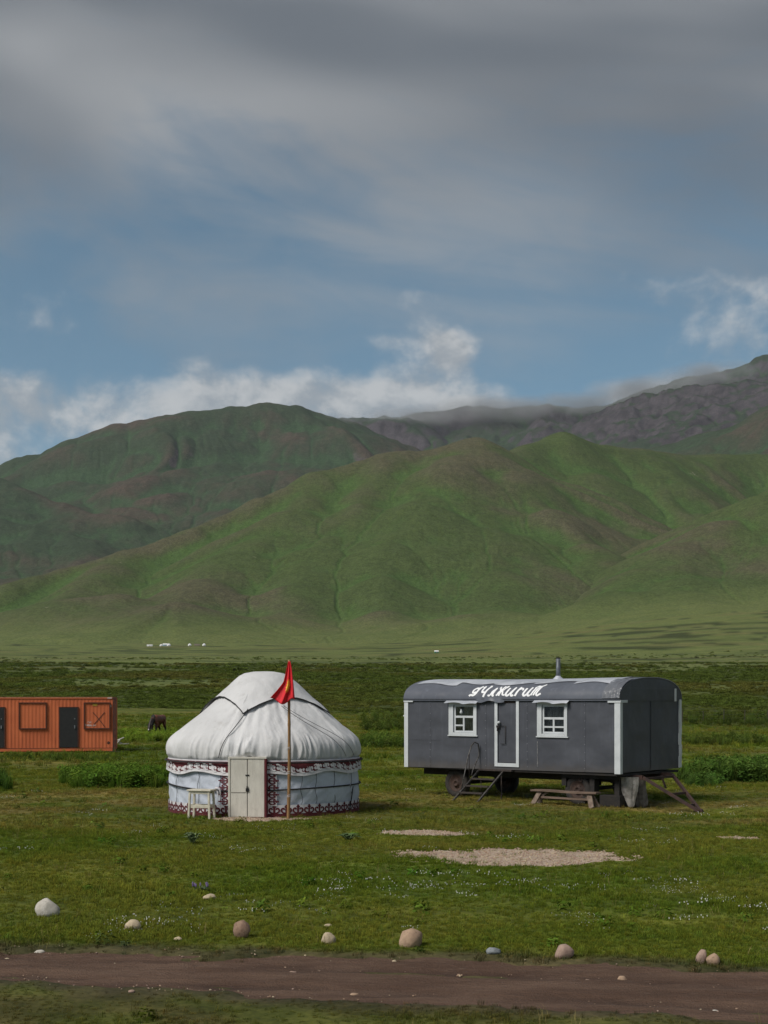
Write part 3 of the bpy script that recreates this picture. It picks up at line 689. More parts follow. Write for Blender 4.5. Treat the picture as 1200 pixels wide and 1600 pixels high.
    # seams down the wall
    for px_ in (279, 312, 345, 470, 492, 520, 546):
        a = pf(px_); MB().tube([cyl(a + .01 * math.sin(i), RW + .05 + .012 * math.sin(i * 1.3), .30 + i * .08) for i in range(11)], .0055, 5).build('seam', M_rope, root, True)
    a = pf(546); MB().tube([cyl(a + .09 * (i / 8 - 1) * 1.0, RW + .10, .02 + .64 * i / 8) for i in range(9)], .014, 5).build('tie_rope', M_rope, root, True)
    a = pf(540); MB().tube([cyl(a + .03 * math.sin(i * .9), RW + .11, .66 + .06 * i) for i in range(12)], .006, 5).build('tie_cord', M_whitecloth, root, True)
    # ---- door
    M_door = NT('door_paint'); t = M_door; v = t.coord('Object', (1, 1, .25)); c = t.mix(t.ramp(t.noise(v, 9, 6, .7), .3, .72), (.60, .575, .51), (.49, .465, .41))
    c = t.mix(t.m('MULTIPLY', t.ramp(t.noise(t.coord('Object'), 7, 6, .75), .60, .72), .6), c, (.22, .19, .15)); M_door = t.bsdf(c, .65, t.noise(v, 40, 4), .3, .01)
    hw = .405; yd = -(RW + .10); zt = 1.40; z0 = .03
    dr = empty('door', (0, 0, 0), dphi); dr.parent = root
    MB().box(-hw, -.008, yd - .035, yd, z0, zt).build('door_leaf', M_door, dr, bevel=.006)
    MB().box(.008, hw, yd - .035, yd, z0, zt).build('door_leaf', M_door, dr, bevel=.006)
    MB().box(-hw, hw, yd - .012, yd + .02, z0 + .01, zt - .01).build('door_gap', simple('dark_gap', (.02, .018, .015)), dr)
    MB().box(-hw + .02, -.03, yd - .041, yd - .0355, .60, .612).build('panel_joint', simple('joint_dark', (.16, .14, .12)), dr)
    for sx_ in (-1, 1): MB().box(min(sx_ * hw, sx_ * (hw + .05)) + sx_ * .003, max(sx_ * hw, sx_ * (hw + .05)) + sx_ * .003, yd - .05, yd + .12, z0 - .02, zt + .03).build('door_jamb', M_maroon if sx_ > 0 else M_door, dr, bevel=.005)
    MB().box(-hw - .055, hw + .055, yd - .052, yd + .12, zt + .004, zt + .05).build('lintel', M_door, dr, bevel=.005)
    M_dki = simple('dark_iron', (.03, .03, .032), rough=.5, metal=.6); MB().box(-.045, .045, yd - .046, yd - .036, 1.0, 1.03).build('latch', M_dki, dr); lk = MB(); lk.box(-.035, .035, yd - .062, yd - .036, .63, .71); lk.tube([(-.02, yd - .05, .71), (-.02, yd - .05, .75), (.02, yd - .05, .75), (.02, yd - .05, .71)], .006, 6)
    lk.build('padlock', M_dki, dr, bevel=.003)
    # felt borders either side of the door, horn ornaments turned sideways
    for sgn, pa, pb in ((-1, 353, 361), (1, 416, 432)):
        a0, a1 = sorted((pf(pa), pf(pb)))
        MB().grid(lambda u, q: cyl(a0 + (a1 - a0) * u, RW + .062, .28 + q * 1.0), 4, 6).build('door_border', M_whitecloth, root)
        inner = a1 if sgn < 0 else a0
        for i in range(6):
            mb = strokes(MB(), HORN, lambda u, q, l: cyl(inner + sgn * (.0 + q * .125), RW + .068 + l, .30 + i * .165 + u * .165), n=6)
            mb.build('door_ornament', M_maroon, root, fix=False)
        mb = MB().grid(lambda u, q: cyl(inner - sgn * (.006 - .022 * u), RW + .066, .1 + q * 1.2), 2, 4); mb.build('door_border_strip', M_maroon, root)
    # pale tie bundle hanging left of the door
    a = pf(343); mb = MB(); mb.tube([cyl(a - .02, RW + .12, .66), cyl(a - .005, RW + .15, .70), cyl(a + .03, RW + .14, .69), cyl(a + .035, RW + .12, .6), cyl(a + .03, RW + .11, .40)], [.02, .035, .03, .015, .006], 8)
    mb.tube([cyl(a, RW + .13, .68), cyl(a + .01, RW + .11, .52), cyl(a + .005, RW + .10, .34)], [.02, .008, .005], 6); mb.build('tie_bundle', M_whitecloth, root, True)
    return root
build_yurt()

def build_flag():
    D = 33.35; b = P(450.5, 1278, D); g = gz(b.x, b.y); top = P(452.5, 1031, D).z
    root = empty('flag_pole', (b.x, b.y, g)); tag(root, 'bamboo pole with a limp red flag, standing before the yurt', 'flag pole')
    t = NT('bamboo'); v = t.coord('Object', (1, 1, 1)); wv = t.noise(t.coord('Object', (6, 6, .6)), 6, 4)
    M_b = t.bsdf(t.mix(t.ramp(wv, .3, .7), (.30, .17, .065), (.17, .09, .035)), .55, wv, .2)
    L = top - g; pts = []; rs = []
    for i in range(41):
        q = i / 40; pts.append((.03 * q + .012 * math.sin(q * 5), 0, -.05 + (L + .05) * q)); rs.append(.042 - .012 * q + (.005 if i % 6 == 0 else 0))
    MB().tube(pts, rs, 10).build('pole', M_b, root, True)
    for z_ in (.5, 1.05, 1.62): MB().tube([(.045 * math.cos(a * .7) + .01, .045 * math.sin(a * .7), z_ + a * .004) for a in range(19)], .006, 5).build('binding', M_whitecloth, root, True)
    # limp flag gathered at the head of the pole; outline from the photo, folds in depth
    zt = L - .04; H_ = .90
    def flag(u, w):
        zz = w                                    # 0 top .. 1 bottom
        left = -.02 - .20 * zz ** 1.05 - .30 * max(0, zz - .55) ** 1.25 * 2.0
        right = .025 + .11 * zz ** .7
        x = left + (right - left) * u
        droop = H_ * zz * (1 - .035 * math.sin(u * 9)) + (.10 * math.sin(math.pi * min(1, u * 1.15)) * zz if u < .87 else 0) - (.05 * (1 - u) * zz)
        y = -.15 - (.045 * math.cos(u * 13.5 + .6) + .015 * math.cos(u * 27)) * (.25 + .75 * zz) * (.9 if u > .05 else .7)
        return Vector((x + .03, y, zt - droop))
    t = NT('red_flag_cloth'); v = t.coord('Object'); M_f = t.bsdf(t.mix(t.ramp(t.noise(v, 6, 4), .3, .7), (.74, .018, .030), (.64, .014, .024)), .7, t.noise(v, 120, 2), .1)
    fl = MB().grid(flag, 60, 30).build('flag', M_f, root, True)
    so = fl.modifiers.new('cloth', 'SOLIDIFY'); so.thickness = .004
    M_y = simple('yellow_print', (.90, .55, .05), (.82, .46, .04), 20, .7, .1)
    def fm(a, b, l):
        p = flag(a, b); q = flag(min(1, a + .01), b) - flag(max(0, a - .01), b); return p + Vector((0, -.012 - l, 0))
    sunb = MB(); NA = 56
    def em(u, q):
        an = u * 2 * math.pi; rr = q * (1.0 if int(round(u * NA)) % 4 < 2 else .70)
        return fm(.50 + .17 * rr * math.cos(an), .57 + .17 * rr * math.sin(an), .014)
    sunb.grid(em, NA, 6, True)
    sunb.build('sun_emblem', M_y, fl, fix=False)
build_flag()

def build_stool():
    D = 33.45; c = P(315, 1274, D); g = gz(c.x, c.y)
    root = empty('stool', (c.x, c.y, g), R(-14)); tag(root, 'cream painted wooden stool beside the yurt wall', 'stool')
    m_ = simple('cream_paint', (.60, .56, .45), (.48, .44, .35), 8, .55, .2, 40)
    tp = MB().box(-.30, .30, -.20, .20, .645, .685).build('seat', m_, root, bevel=.012)
    for sx in (-1, 1):
        for sy in (-1, 1):
            MB().bar((sx * .26, sy * .165, -.02), (sx * .235, sy * .145, .645), .05, .05).build('leg', m_, root, bevel=.006)
    for sy in (-1, 1): MB().box(-.22, .22, sy * .15 - .012, sy * .15 + .012, .25, .33).build('stretcher', m_, root, bevel=.004)
    for sx in (-1, 1): MB().box(sx * .245 - .012, sx * .245 + .012, -.13, .13, .25, .33).build('stretcher', m_, root, bevel=.004)
    for sy in (-1, 1): MB().box(-.22, .22, sy * .152 - .01, sy * .152 + .01, .58, .644).build('apron', m_, root)
build_stool()
# ================================================================== the living wagon
TH = R(42.0); WL, WW = 7.4, 3.05
def build_wagon():
    ca, sa = math.cos(TH), math.sin(TH)
    N = Vector((368 / F * 37.0, 37.0)); O = Vector((N.x - WL * ca, N.y + WL * sa))
    root = empty('wagon', (O.x, O.y, 0), -TH); tag(root, 'grey tin clad living wagon on wheels with white trim and barrel roof', 'wagon')
    def sz(px, py, y=0.0):   # point of the photo -> along / up on the long side
        u = (px - 600) / F; ox, oy = O.x + y * sa, O.y + y * ca
        s = (oy * u - ox) / (ca + sa * u); D = oy - sa * s; return s, H - (py - HOR) / F * D
    def bot(s, y=0): return .818 + (.885 - .818) * s / WL + .024 * y / WW
    EZ = 2.80
    # ---- paints
    def sheet(name, c1, c2, rough, amp):
        t = NT(name); v = t.coord('Object'); n1 = t.noise(v, .9, 5, .6); n2 = t.noise(v, 5, 6, .7); st = t.noise(t.coord('Object', (1, 1, .12)), 6, 5, .65)
        c = t.mix(t.ramp(n1, .3, .7), c1, c2); c = t.mix(t.m('MULTIPLY', t.ramp(st, .52, .76), .45), c, tuple(min(1, x * 1.55) for x in c1))
        c = t.mix(t.m('MULTIPLY', t.ramp(n2, .68, .78), .5), c, tuple(x * 1.9 for x in c1))
        sp_ = t.n('ShaderNodeSeparateXYZ'); t.l(v, sp_.inputs[0]); c = t.mix(t.m('MULTIPLY', t.ramp(t.m('ADD', sp_.outputs[2], t.m('MULTIPLY', n2, .5)), 1.42, 1.05), .5), c, (.085, .07, .055))
        return t.bsdf(c, t.m('ADD', t.m('MULTIPLY', n2, .25), rough - .12), t.m('ADD', t.noise(v, 1.1, 1, .4), t.m('MULTIPLY', t.noise(v, 3.2, 1, .4), .22)), amp, .16, spec=.45)
    M_g = sheet('grey_paint', (.068, .073, .088), (.055, .059, .072), .55, .55)
    M_r = sheet('roof_paint', (.118, .128, .152), (.092, .100, .121), .34, .45)
    M_rl = sheet('pale_tin_sky_sheen', (.48, .50, .54), (.34, .36, .40), .45, .45)  # pale metal tone; on the roof sheets it stands in for reflected sky
    t = NT('white_trim_paint'); v = t.coord('Object'); c = t.mix(t.ramp(t.noise(v, 2.5, 4), .3, .7), (.58, .61, .63), (.49, .52, .54)); c = t.mix(t.ramp(t.noise(v, 26, 5, .75), .66, .72), c, (.13, .12, .11))
    M_w = t.bsdf(c, .6, t.noise(v, 60, 3), .25, .01)
    M_dk = simple('under_black', (.012, .011, .011), (.022, .018, .015), 8, .85, .4)
    M_rust = simple('rusty_steel', (.060, .030, .024), (.032, .020, .018), 7, .85, .5)
    M_tyre = simple('old_tyre', (.020, .018, .017), (.036, .030, .026), 12, .9, .5)
    M_rim = simple('rusty_rim', (.060, .034, .024), (.036, .022, .018), 9, .85, .4)
    # ---- long side with openings
    w1 = (sz(709, 1101), sz(741, 1145)); w2 = (sz(847, 1101), sz(883, 1147)); dd = (sz(778, 1095.5), sz(807, 1193))
    holes = [(w1[0][0], w1[1][0], w1[1][1], w1[0][1]), (w2[0][0], w2[1][0], w2[1][1], w2[0][1]), (dd[0][0], dd[1][0], dd[1][1], dd[0][1])]   # s0 s1 z0 z1
    xs = sorted({0.0, WL} | {h[0] for h in holes} | {h[1] for h in holes}); front = MB()
    for a, b in zip(xs[:-1], xs[1:]):
        hs = [h for h in holes if h[0] - 1e-6 <= a and b <= h[1] + 1e-6]
        cuts = [None] + [z for h in hs for z in (h[2], h[3])] + [EZ]
        for i in range(0, len(cuts), 2):
            za0 = bot(a) if cuts[i] is None else cuts[i]; zb0 = bot(b) if cuts[i] is None else cuts[i]; z1 = cuts[i + 1]
            k = max(1, int((b - a) / .35))
            for j in range(k):
                p, q = a + (b - a) * j / k, a + (b - a) * (j + 1) / k; zp = za0 + (zb0 - za0) * j / k; zq = za0 + (zb0 - za0) * (j + 1) / k
                front.add([(p, 0, zp), (q, 0, zq), (q, 0, z1), (p, 0, z1)], [(0, 1, 2, 3)])
    for h in holes:   # reveals
        a, b, z0, z1 = h; d = .09
        front.add([(a, 0, z0), (a, d, z0), (a, d, z1), (a, 0, z1)], [(0, 1, 2, 3)]); front.add([(b, 0, z0), (b, 0, z1), (b, d, z1), (b, d, z0)], [(0, 1, 2, 3)])
        front.add([(a, 0, z1), (a, d, z1), (b, d, z1), (b, 0, z1)], [(0, 1, 2, 3)]); front.add([(a, 0, z0), (b, 0, z0), (b, d, z0), (a, d, z0)], [(0, 1, 2, 3)])
    front.build('side_wall', M_g, root, fix=False)
    MB().add([(0, WW, bot(0, WW)), (WL, WW, bot(WL, WW)), (WL, WW, EZ), (0, WW, EZ)], [(0, 1, 2, 3)]).build('back_wall', M_g, root)
    MB().add([(0, 0, bot(0)), (0, WW, bot(0, WW)), (0, WW, EZ), (0, 0, EZ)], [(0, 1, 2, 3)]).build('end_wall', M_g, root)
    def endw(u, v_):
        y = u * WW; zb = bot(WL, y); dent = .012 * math.exp(-((v_ - .13) / .05)**2) * math.exp(-((u - .9) / .2)**2)
        return Vector((WL + .0 + dent + .006 * float(fbm(np.array(u * 3), np.array(v_ * 3), 2, 130)), y, zb + (EZ - zb) * v_))
    MB().grid(endw, 24, 20).build('end_wall', M_g, root, True)
    MB().box(.03, WL - .03, .03, WW - .03, .80, .86).build('floor', M_dk, root)
    # thin seams where sheets meet
    s_, za = sz(840, 1158); _, zb_ = sz(840, 1199); MB().box(s_ - .012, s_ + .012, -.010, .002, zb_, za).build('sheet_seam', simple('worn_edge', (.22, .22, .22), (.08, .08, .09), 30, .7), root)
    for s_ in (.95, 2.98, 4.42, 6.30):
        MB().box(s_, s_ + .035, -.0065, -.0008, bot(s_) + .01, EZ - .04).build('sheet_seam', M_g, root)
    MB().box(.14, 1.30, -.006, -.0008, 1.62, 1.65).build('sheet_seam', M_g, root)
    MB().box(WL + .012, WL + .019, 1.52, 1.555, .93, EZ - .04).build('sheet_seam', M_g, root)
    # nail heads along the sheets
    nl = MB()
    for s_ in (.97, 3.0, 4.44, 6.32):
        for k in range(9): z_ = bot(s_) + .1 + k * .21; nl.box(s_ - .006, s_ + .006, -.010, -.0066, z_ - .006, z_ + .006)
    o = nl.build('nail_heads', M_rl, root); o['kind'] = 'stuff'
    # ---- roof
    RISE = .60; OV = .05
    def roofp(s, q, lift=0):     # q 0..1 across
        f = q * math.pi; a, b = -math.cos(f), math.sin(f)
        y = WW / 2 + (WW / 2 + OV) * math.copysign(abs(a) ** .86, a); z = (RISE + .03) * max(b, 0) ** .80
        sag = -.035 * math.sin(math.pi * min(1, max(0, s / WL))) * b + .010 * float(fbm(np.array(s * 1.1), np.array(q * 6.0), 3, 135)) * b
        n = Vector((0, a * .7, b + .15)).normalized()
        return Vector((s, y, EZ - .03 + z + sag)) + n * lift
    rf = MB().grid(lambda u, v_: roofp(-.03 + u * (WL + .06), v_), 60, 34).build('roof', M_r, root, True)
    for s0 in (-.03, WL + .03):      # arched gables
        vs = [roofp(s0, i / 34) for i in range(35)]; vs = [Vector((p.x, p.y, p.z)) for p in vs]; MB().add(vs, [tuple(range(35))]).build('gable', M_g if s0 > 1 else M_r, rf)
    vs = [roofp(WL + .034, i / 40, -.012) for i in range(41)]; MB().tube(vs, .014, 5).build('gable_edge', M_r, rf, True)
    MB().box(WL + .03, WL + .038, .35, WW - .1, 3.10, 3.106).build('gable_seam', simple('seam_grey', (.13, .14, .15)), rf)
    MB().tube([roofp(-.03 + i * (WL + .06) / 30, .012, .006) for i in range(31)], .012, 5).build('eaves_lip', M_g, rf, True)
    # sheets added along the roof crown, sky reflection put into their pale colour
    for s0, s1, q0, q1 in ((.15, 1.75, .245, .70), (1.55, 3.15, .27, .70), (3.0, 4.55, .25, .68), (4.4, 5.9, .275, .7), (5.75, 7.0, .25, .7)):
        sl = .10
        MB().grid(lambda u, v_: roofp(s0 + (s1 - s0) * u + sl * v_, q0 + .03 * math.sin(u * 5 + s0) + (q1 - q0) * v_, .012 + .006 * (u) + .012 * max(0, float(perlin(np.array(u * 4 + s0), np.array(.5), 139))) * (1 - v_)), 16, 10).build('sky_sheen_sheet', M_rl, rf, True)
    # crumpled tin at the near corner
    def crum(u, v_):
        s = WL - .50 + .545 * u; q = .015 + .33 * v_
        return roofp(s, q, .018 + .030 * abs(float(ridged(np.array(u * 3.1), np.array(v_ * 4.0), 3, 141))) * (.3 + .7 * u))
    t_ = sheet('crumpled_tin', (.16, .17, .19), (.10, .105, .12), .38, .6)
    MB().grid(crum, 26, 26).build('crumpled_flap', t_, rf)
    # loose flap under the lettering
    def flap(u, v_):
        s = sz(745, 1092)[0] + u * 1.0; return Vector((s, -.055 - .05 * v_ * math.sin(u * 3) - .01 * math.sin(u * 17), EZ + .06 - v_ * (.12 + .03 * math.sin(u * 9))))
    MB().grid(flap, 24, 4).build('loose_flap', M_r, rf, True)
    # chimney
    cs, cq = sz(875, 1060, 1.35)[0], .46; cp = roofp(cs, cq)
    ch = MB().tube([cp - Vector((0, 0, .1)), cp + Vector((0, 0, .60))], .062, 16).build('chimney', simple('galvanised_pipe', (.16, .18, .20), (.10, .11, .125), 6, .5, .2, metal=.3), rf, True)
    MB().lathe([(.16, -.03), (.14, .02), (.075, .08), (.068, .10)], 20, M=Matrix.Translation(cp)).build('flashing', M_rl, ch, True)
    MB().tube([cp + Vector((0, 0, .585)), cp + Vector((0, 0, .612))], .068, 16).build('pipe_collar', M_dk, ch, True)
    # ---- painted name on the roof
    def lettering():
        x0, x1 = 738.5, 850.0
        sA = sz(x0, 1082, -.02)[0]; sB = sz(x1, 1082, -.02)[0]
        # strokes in photo zoom pixels (6.67x, origin 690,1050)
        G = [([(418, 152), (398, 172), (370, 172), (352, 192), (352, 214), (368, 218), (378, 206)], 17), ([(412, 158), (398, 190), (384, 228), (362, 244), (338, 240), (322, 252)], 20)]
        U = [([(432, 168), (448, 158), (444, 190), (450, 212), (470, 208)], 18), ([(508, 150), (492, 180), (478, 225), (470, 262)], 20), ([(490, 150), (512, 152)], 10)]
        Ll = [([(516, 238), (528, 250), (544, 232), (556, 200), (584, 168)], 15), ([(580, 170), (570, 205), (562, 240), (578, 250)], 21)]
        Zh = [([(652, 150), (640, 200), (628, 250)], 17), ([(606, 160), (622, 172), (630, 192), (640, 198)], 15), ([(600, 246), (612, 236), (622, 212), (640, 200)], 16), ([(690, 152), (672, 160), (664, 186), (644, 198)], 15), ([(644, 200), (660, 210), (668, 238), (690, 240)], 16), ([(618, 160), (612, 176)], 12), ([(690, 160), (676, 172)], 12)]
        I1 = [([(716, 168), (708, 200), (700, 232), (714, 248), (734, 236)], 20), ([(776, 162), (762, 200), (752, 232), (762, 248), (780, 240)], 20), ([(732, 238), (748, 210), (766, 180)], 11)]
        G2 = [([(828, 160), (814, 200), (800, 246)], 21), ([(814, 170), (832, 182), (848, 172), (862, 184)], 14), ([(862, 186)], 9), ([(788, 246), (812, 248)], 9)]
        I2 = [([(896, 170), (888, 200), (880, 232), (894, 248), (914, 236)], 20), ([(950, 162), (936, 200), (926, 232), (938, 248), (952, 240)], 20), ([(912, 238), (926, 210), (942, 180)], 11)]
        T = [([(990, 164), (976, 204), (962, 244)], 17), ([(1014, 160), (1000, 204), (988, 244)], 17), ([(1036, 156), (1024, 200), (1016, 230), (1030, 246), (1050, 232), (1064, 228)], 18), ([(976, 172), (1000, 152), (1030, 154), (1062, 134)], 14)]
        M_l = simple('white_sign_paint', (.80, .81, .82), (.74, .75, .77), 20, .6, .1)
        def fmap(a, b, l):
            px = 690 + a / 6.667; py = 1050 + b / 6.667
            s = sz(px, 1082, .12)[0]; D = O.y + .12 * ca - sa * s; z = H - (py - HOR) / F * D
            # find the place on the curved roof at this height
            lo, hi = .0, .45
            for _ in range(22):
                mid = (lo + hi) / 2
                p = roofp(s, mid)
                if p.z < z: lo = mid
                else: hi = mid
            return roofp(s, lo, .006 + l)
        for st in (G, U, Ll, Zh, I1, G2, I2, T): strokes(MB(), [(p_[0], p_[1] * 1.03) for p_ in st], fmap, n=8, dl=.0006).build('letter', M_l, rf, fix=False)
    lettering()
    # ---- white trim
    def bar2(a, b, z0, z1, y0, y1, name, par=root, m=M_w, bev=.004): return MB().box(a, b, y0, y1, z0, z1).build(name, m, par, bevel=bev)
    bar2(-.02, .13, .815, EZ - .02, -.03, .09, 'corner_trim'); bar2(-.03, .33, EZ - .075, EZ - .021, -.045, -.003, 'trim_cap')
    ct = MB(); ct.box(WL - .14, WL + .028, -.03, -.004, bot(WL) - .03, EZ - .03); ct.box(WL + .018, WL + .04, -.028, .09, bot(WL) - .03, EZ - .03); ct.build('corner_trim', M_w, root, bevel=.004)
    cc_ = MB(); cc_.box(WL - .34, WL + .06, -.045, -.031, EZ - .085, EZ - .015); cc_.box(WL + .042, WL + .058, -.030, .30, EZ - .085, EZ - .015); cc_.build('trim_cap', M_w, root, bevel=.004)
    far = MB()
    for i in range(6):
        z0 = .93 + (EZ - .93) * i / 6; z1 = .93 + (EZ - .93) * (i + 1) / 6; o = (.0, .02, -.01, .012, 0, 0)[i]
        far.box(WL + .006, WL + .04, WW - .09 + o, WW + .03 + o, z0, z1)
    far.build('corner_trim', M_w, root); bar2(WL + .01, WL + .055, WW - .30, WW + .05, EZ - .09, EZ - .02, 'trim_cap')
    bar2(-.10, -.02, EZ - .50, EZ - .46, .02, .10, 'bracket')
    # ---- windows
    M_glass = NT('window_glass'); t = M_glass; gl = t.n('ShaderNodeBsdfGlossy'); gl.inputs['Roughness'].default_value = .06; gl.inputs['Color'].default_value = (.9, .95, 1, 1); tr = t.n('ShaderNodeBsdfTransparent'); tr.inputs[0].default_value = (.80, .84, .84, 1)
    mx = t.n('ShaderNodeMixShader'); fr = t.n('ShaderNodeFresnel'); fr.inputs[0].default_value = 1.5; t.l(fr.outputs[0], mx.inputs[0]); t.l(tr.outputs[0], mx.inputs[1]); t.l(gl.outputs[0], mx.inputs[2]); t.l(mx.outputs[0], t.out.inputs[0]); M_glass = t.mat
    t = NT('lace_curtain'); v = t.coord('Object', (1, 1, .2)); M_cur = t.bsdf(t.mix(t.ramp(t.noise(v, 22, 4), .35, .65), (.24, .24, .22), (.12, .12, .11)), .95)
    def window(px0, px1, r0, r1, hole, bars, vx, label):
        a, b, z0, z1 = hole; A = sz(px0, 1120)[0]; B = sz(px1, 1120)[0]; ZT = sz(px0, r0)[1]; ZB = sz(px0, r1)[1]
        fr = MB(); fr.box(A, a, -.035, -.003, ZB, ZT); fr.box(b, B, -.035, -.003, ZB, ZT); fr.box(a + .0005, b - .0005, -.034, -.003, z1, ZT - .001); fr.box(a + .0005, b - .0005, -.034, -.003, ZB + .001, z0)
        w_ = fr.build('window', M_w, root, bevel=.004); w_['label'] = label
        bar2(A - .03, B + .04, ZB - .034, ZB - .002, -.045, -.003, 'sill', w_)
        zs = [sz((px0 + px1) / 2, r)[1] for r in bars]; xm = sz(vx, 1130)[0]
        fw = .055
        cs_ = MB(); cs_.box(a + .002, a + fw, .015, .05, z0 + .002, z1 - .002); cs_.box(b - fw, b - .002, .015, .05, z0 + .002, z1 - .002); cs_.box(a + fw, b - fw, .016, .049, z1 - fw, z1 - .003); cs_.box(a + fw, b - fw, .016, .049, z0 + .003, z0 + fw); cs_.build('sash', M_w, w_, bevel=.003)
        MB().box(a + fw, b - fw, .012, .045, zs[0] - .030, zs[0] + .030).build('transom', M_w, w_, bevel=.003)
        MB().box(xm - .028, xm + .028, .013, .044, z0 + fw, zs[0] - .031).build('mullion', M_w, w_, bevel=.003)
        cells = [(a + fw, b - fw, zs[0] + .03, z1 - fw)]
        for i, (l, r_) in enumerate(((a + fw, xm - .028), (xm + .028, b - fw))):
            if len(zs) > 1 and (i == 0 or bars[-1] < 0 or label.startswith('right')):
                MB().box(l, r_, .014, .043, zs[1] - .022, zs[1] + .022).build('glazing_bar', M_w, w_, bevel=.003)
                cells += [(l, r_, zs[1] + .022, zs[0] - .03), (l, r_, z0 + fw, zs[1] - .022)]
            else: cells.append((l, r_, z0 + fw, zs[0] - .03))
        for l, r_, p, q in cells: MB().box(l, r_, .026, .031, p, q).build('pane', M_glass, w_)
        def cur(u, v_):
            s = a + (b - a) * u; return Vector((s, .17 + .022 * math.sin(u * 42 + .6 * math.sin(v_ * 3)) + .012 * math.sin(u * 19), z0 - .05 + (z1 - z0 + .1) * v_))
        MB().grid(cur, 80, 4).build('curtain', M_cur, w_, True)
        def awn(u, v_):
            s = A - .07 + (B - A + .15) * u; return Vector((s, -.02 - .15 * v_, ZT + .055 - .07 * v_ + .012 * math.sin(u * 11 + px0) * v_ - (.03 * v_ if u > .55 else 0)))
        aw = MB().grid(awn, 12, 3).build('awning_strip', M_rl, w_); so = aw.modifiers.new('t', 'SOLIDIFY'); so.thickness = .006
        return w_
    wl_ = window(702, 745.5, 1097, 1148, holes[0], (1120, 1133.5), 724, 'left window with one split lower pane'); wr_ = window(840, 887, 1096.5, 1150, holes[1], (1122.5, 1136), 864.5, 'right window with four small lower panes')
    bs, bz = sz(721, 1111); bl = MB().lathe([(.0, -.085), (.035, -.07), (.045, -.04), (.035, -.005), (.018, .03), (.016, .06), (0, .062)], 14, M=Matrix.Translation((bs, -.01, bz))); bl.build('bulb', M_w, wl_, True)
    MB().lathe([(.0, .062), (.022, .062), (.022, .12), (0, .12)], 12, M=Matrix.Translation((bs, -.01, bz))).build('bulb_socket', M_dk, wl_, True)
    # ---- door
    a, b, z0, z1 = holes[2]
    d_ = MB().box(a + .012, b - .012, .012, .05, z0 + .012, z1 - .06).build('door', M_g, root, bevel=.004)
    A = sz(773.5, 1140)[0]; B = sz(811.5, 1140)[0]; ZB = sz(776, 1197.5)[1]
    bar2(A, a, ZB, EZ - .035, -.028, -.003, 'door_casing', d_); bar2(b, B, ZB, EZ - .035, -.028, -.003, 'door_casing', d_); bar2(a + .001, b - .001, ZB + .001, z0, -.027, -.003, 'threshold', d_)
    MB().box(a + .003, b - .003, .03, .085, z1 - .06, z1 - .002).build('door_head', simple('dark_wood', (.05, .03, .022)), d_)
    hs, hz = sz(781, 1129); M_ir = simple('iron', (.035, .03, .028), rough=.5, metal=.5)
    MB().lathe([(0, -.045), (.03, -.036), (.045, 0), (.03, .036), (0, .045)], 12, 'y', Matrix.Translation((hs, -.05, hz))).build('door_knob', M_w, d_, True)
    lk = MB(); MB().box(hs - .09, hs + .02, -.05, -.029, hz - .14, hz - .08).build('hasp', M_ir, d_); lk.box(hs - .06, hs - .015, -.07, -.05, hz - .24, hz - .14); lk.build('padlock', M_ir, d_, bevel=.006)
    lk = MB(); q0, q1 = sz(783, 1134); lk.tube([(q0, -.02, q1), (q0 + .16, -.02, q1), (q0 + .16, -.02, q1 - .50), (q0 + .0, -.02, q1 - .50)], .010, 6); lk.build('pull_handle', M_ir, d_, True)
    # ---- running gear
    for y_ in (.55, 2.35): MB().box(.25, WL - .15, y_, y_ + .10, .60, .795).build('chassis_beam', M_dk, root)
    for s_ in (.9, 2.6, 4.2, 5.3, 6.9): MB().box(s_, s_ + .09, .56, 2.44, .645, .745).build('cross_member', M_dk, root)
    def wheel(s, y, r, lab=None):
        wx, wy = O.x + s * ca + y * sa, O.y - s * sa + y * ca; zc = gz(wx, wy) + r - .02
        w_ = empty('wheel', (s, y, zc)); w_.parent = root
        MB().lathe([(r * .60, -.10), (r * .74, -.125), (r * .90, -.118), (r * .985, -.085), (r, 0), (r * .985, .085), (r * .90, .118), (r * .74, .125), (r * .60, .10)], 40, 'y').build('tyre', M_tyre, w_, True)
        MB().lathe([(0, -.085), (.05, -.085), (.06, -.12), (.085, -.12), (.095, -.06), (r * .38, -.05), (r * .52, -.075), (r * .61, -.10), (r * .62, -.085), (r * .60, .05), (0, .05)], 28, 'y').build('rim', M_rim, w_, True)
        for k in range(6):
            t_ = k * math.pi / 3; MB().lathe([(.0, -.075), (.013, -.075), (.013, -.045)], 6, 'y', Matrix.Translation((r * .30 * math.cos(t_), 0, r * .30 * math.sin(t_)))).build('nut', M_rim, w_)
        return zc
    for s_, r_ in ((1.72, .41), (5.92, .41)):
        zc = wheel(s_, .34, r_); wheel(s_, 2.66, r_)
        MB().tube([(s_, .40, zc), (s_, 2.60, zc)], .055, 10).build('axle', M_dk, root, True)
        for y_ in (.62, 2.38):   # leaf springs
            sp_ = MB()
            for k in range(4): sp_.tube([(s_ - (.48 - .09 * k) * (1 - i / 4), y_, zc + .05 + .035 * k + .10 * (1 - i / 4)**2 - .0) for i in range(9)], .016, 6)
            sp_.build('leaf_spring', M_dk, root)
            MB().box(s_ - .55, s_ - .49, y_ - .04, y_ + .04, zc + .12, .64).build('spring_hanger', M_dk, root); MB().box(s_ + .43, s_ + .49, y_ - .04, y_ + .04, zc + .12, .64).build('spring_hanger', M_dk, root)
    MB().box(1.50, 1.94, .30, .52, .70, .80).build('bolster', M_dk, root)
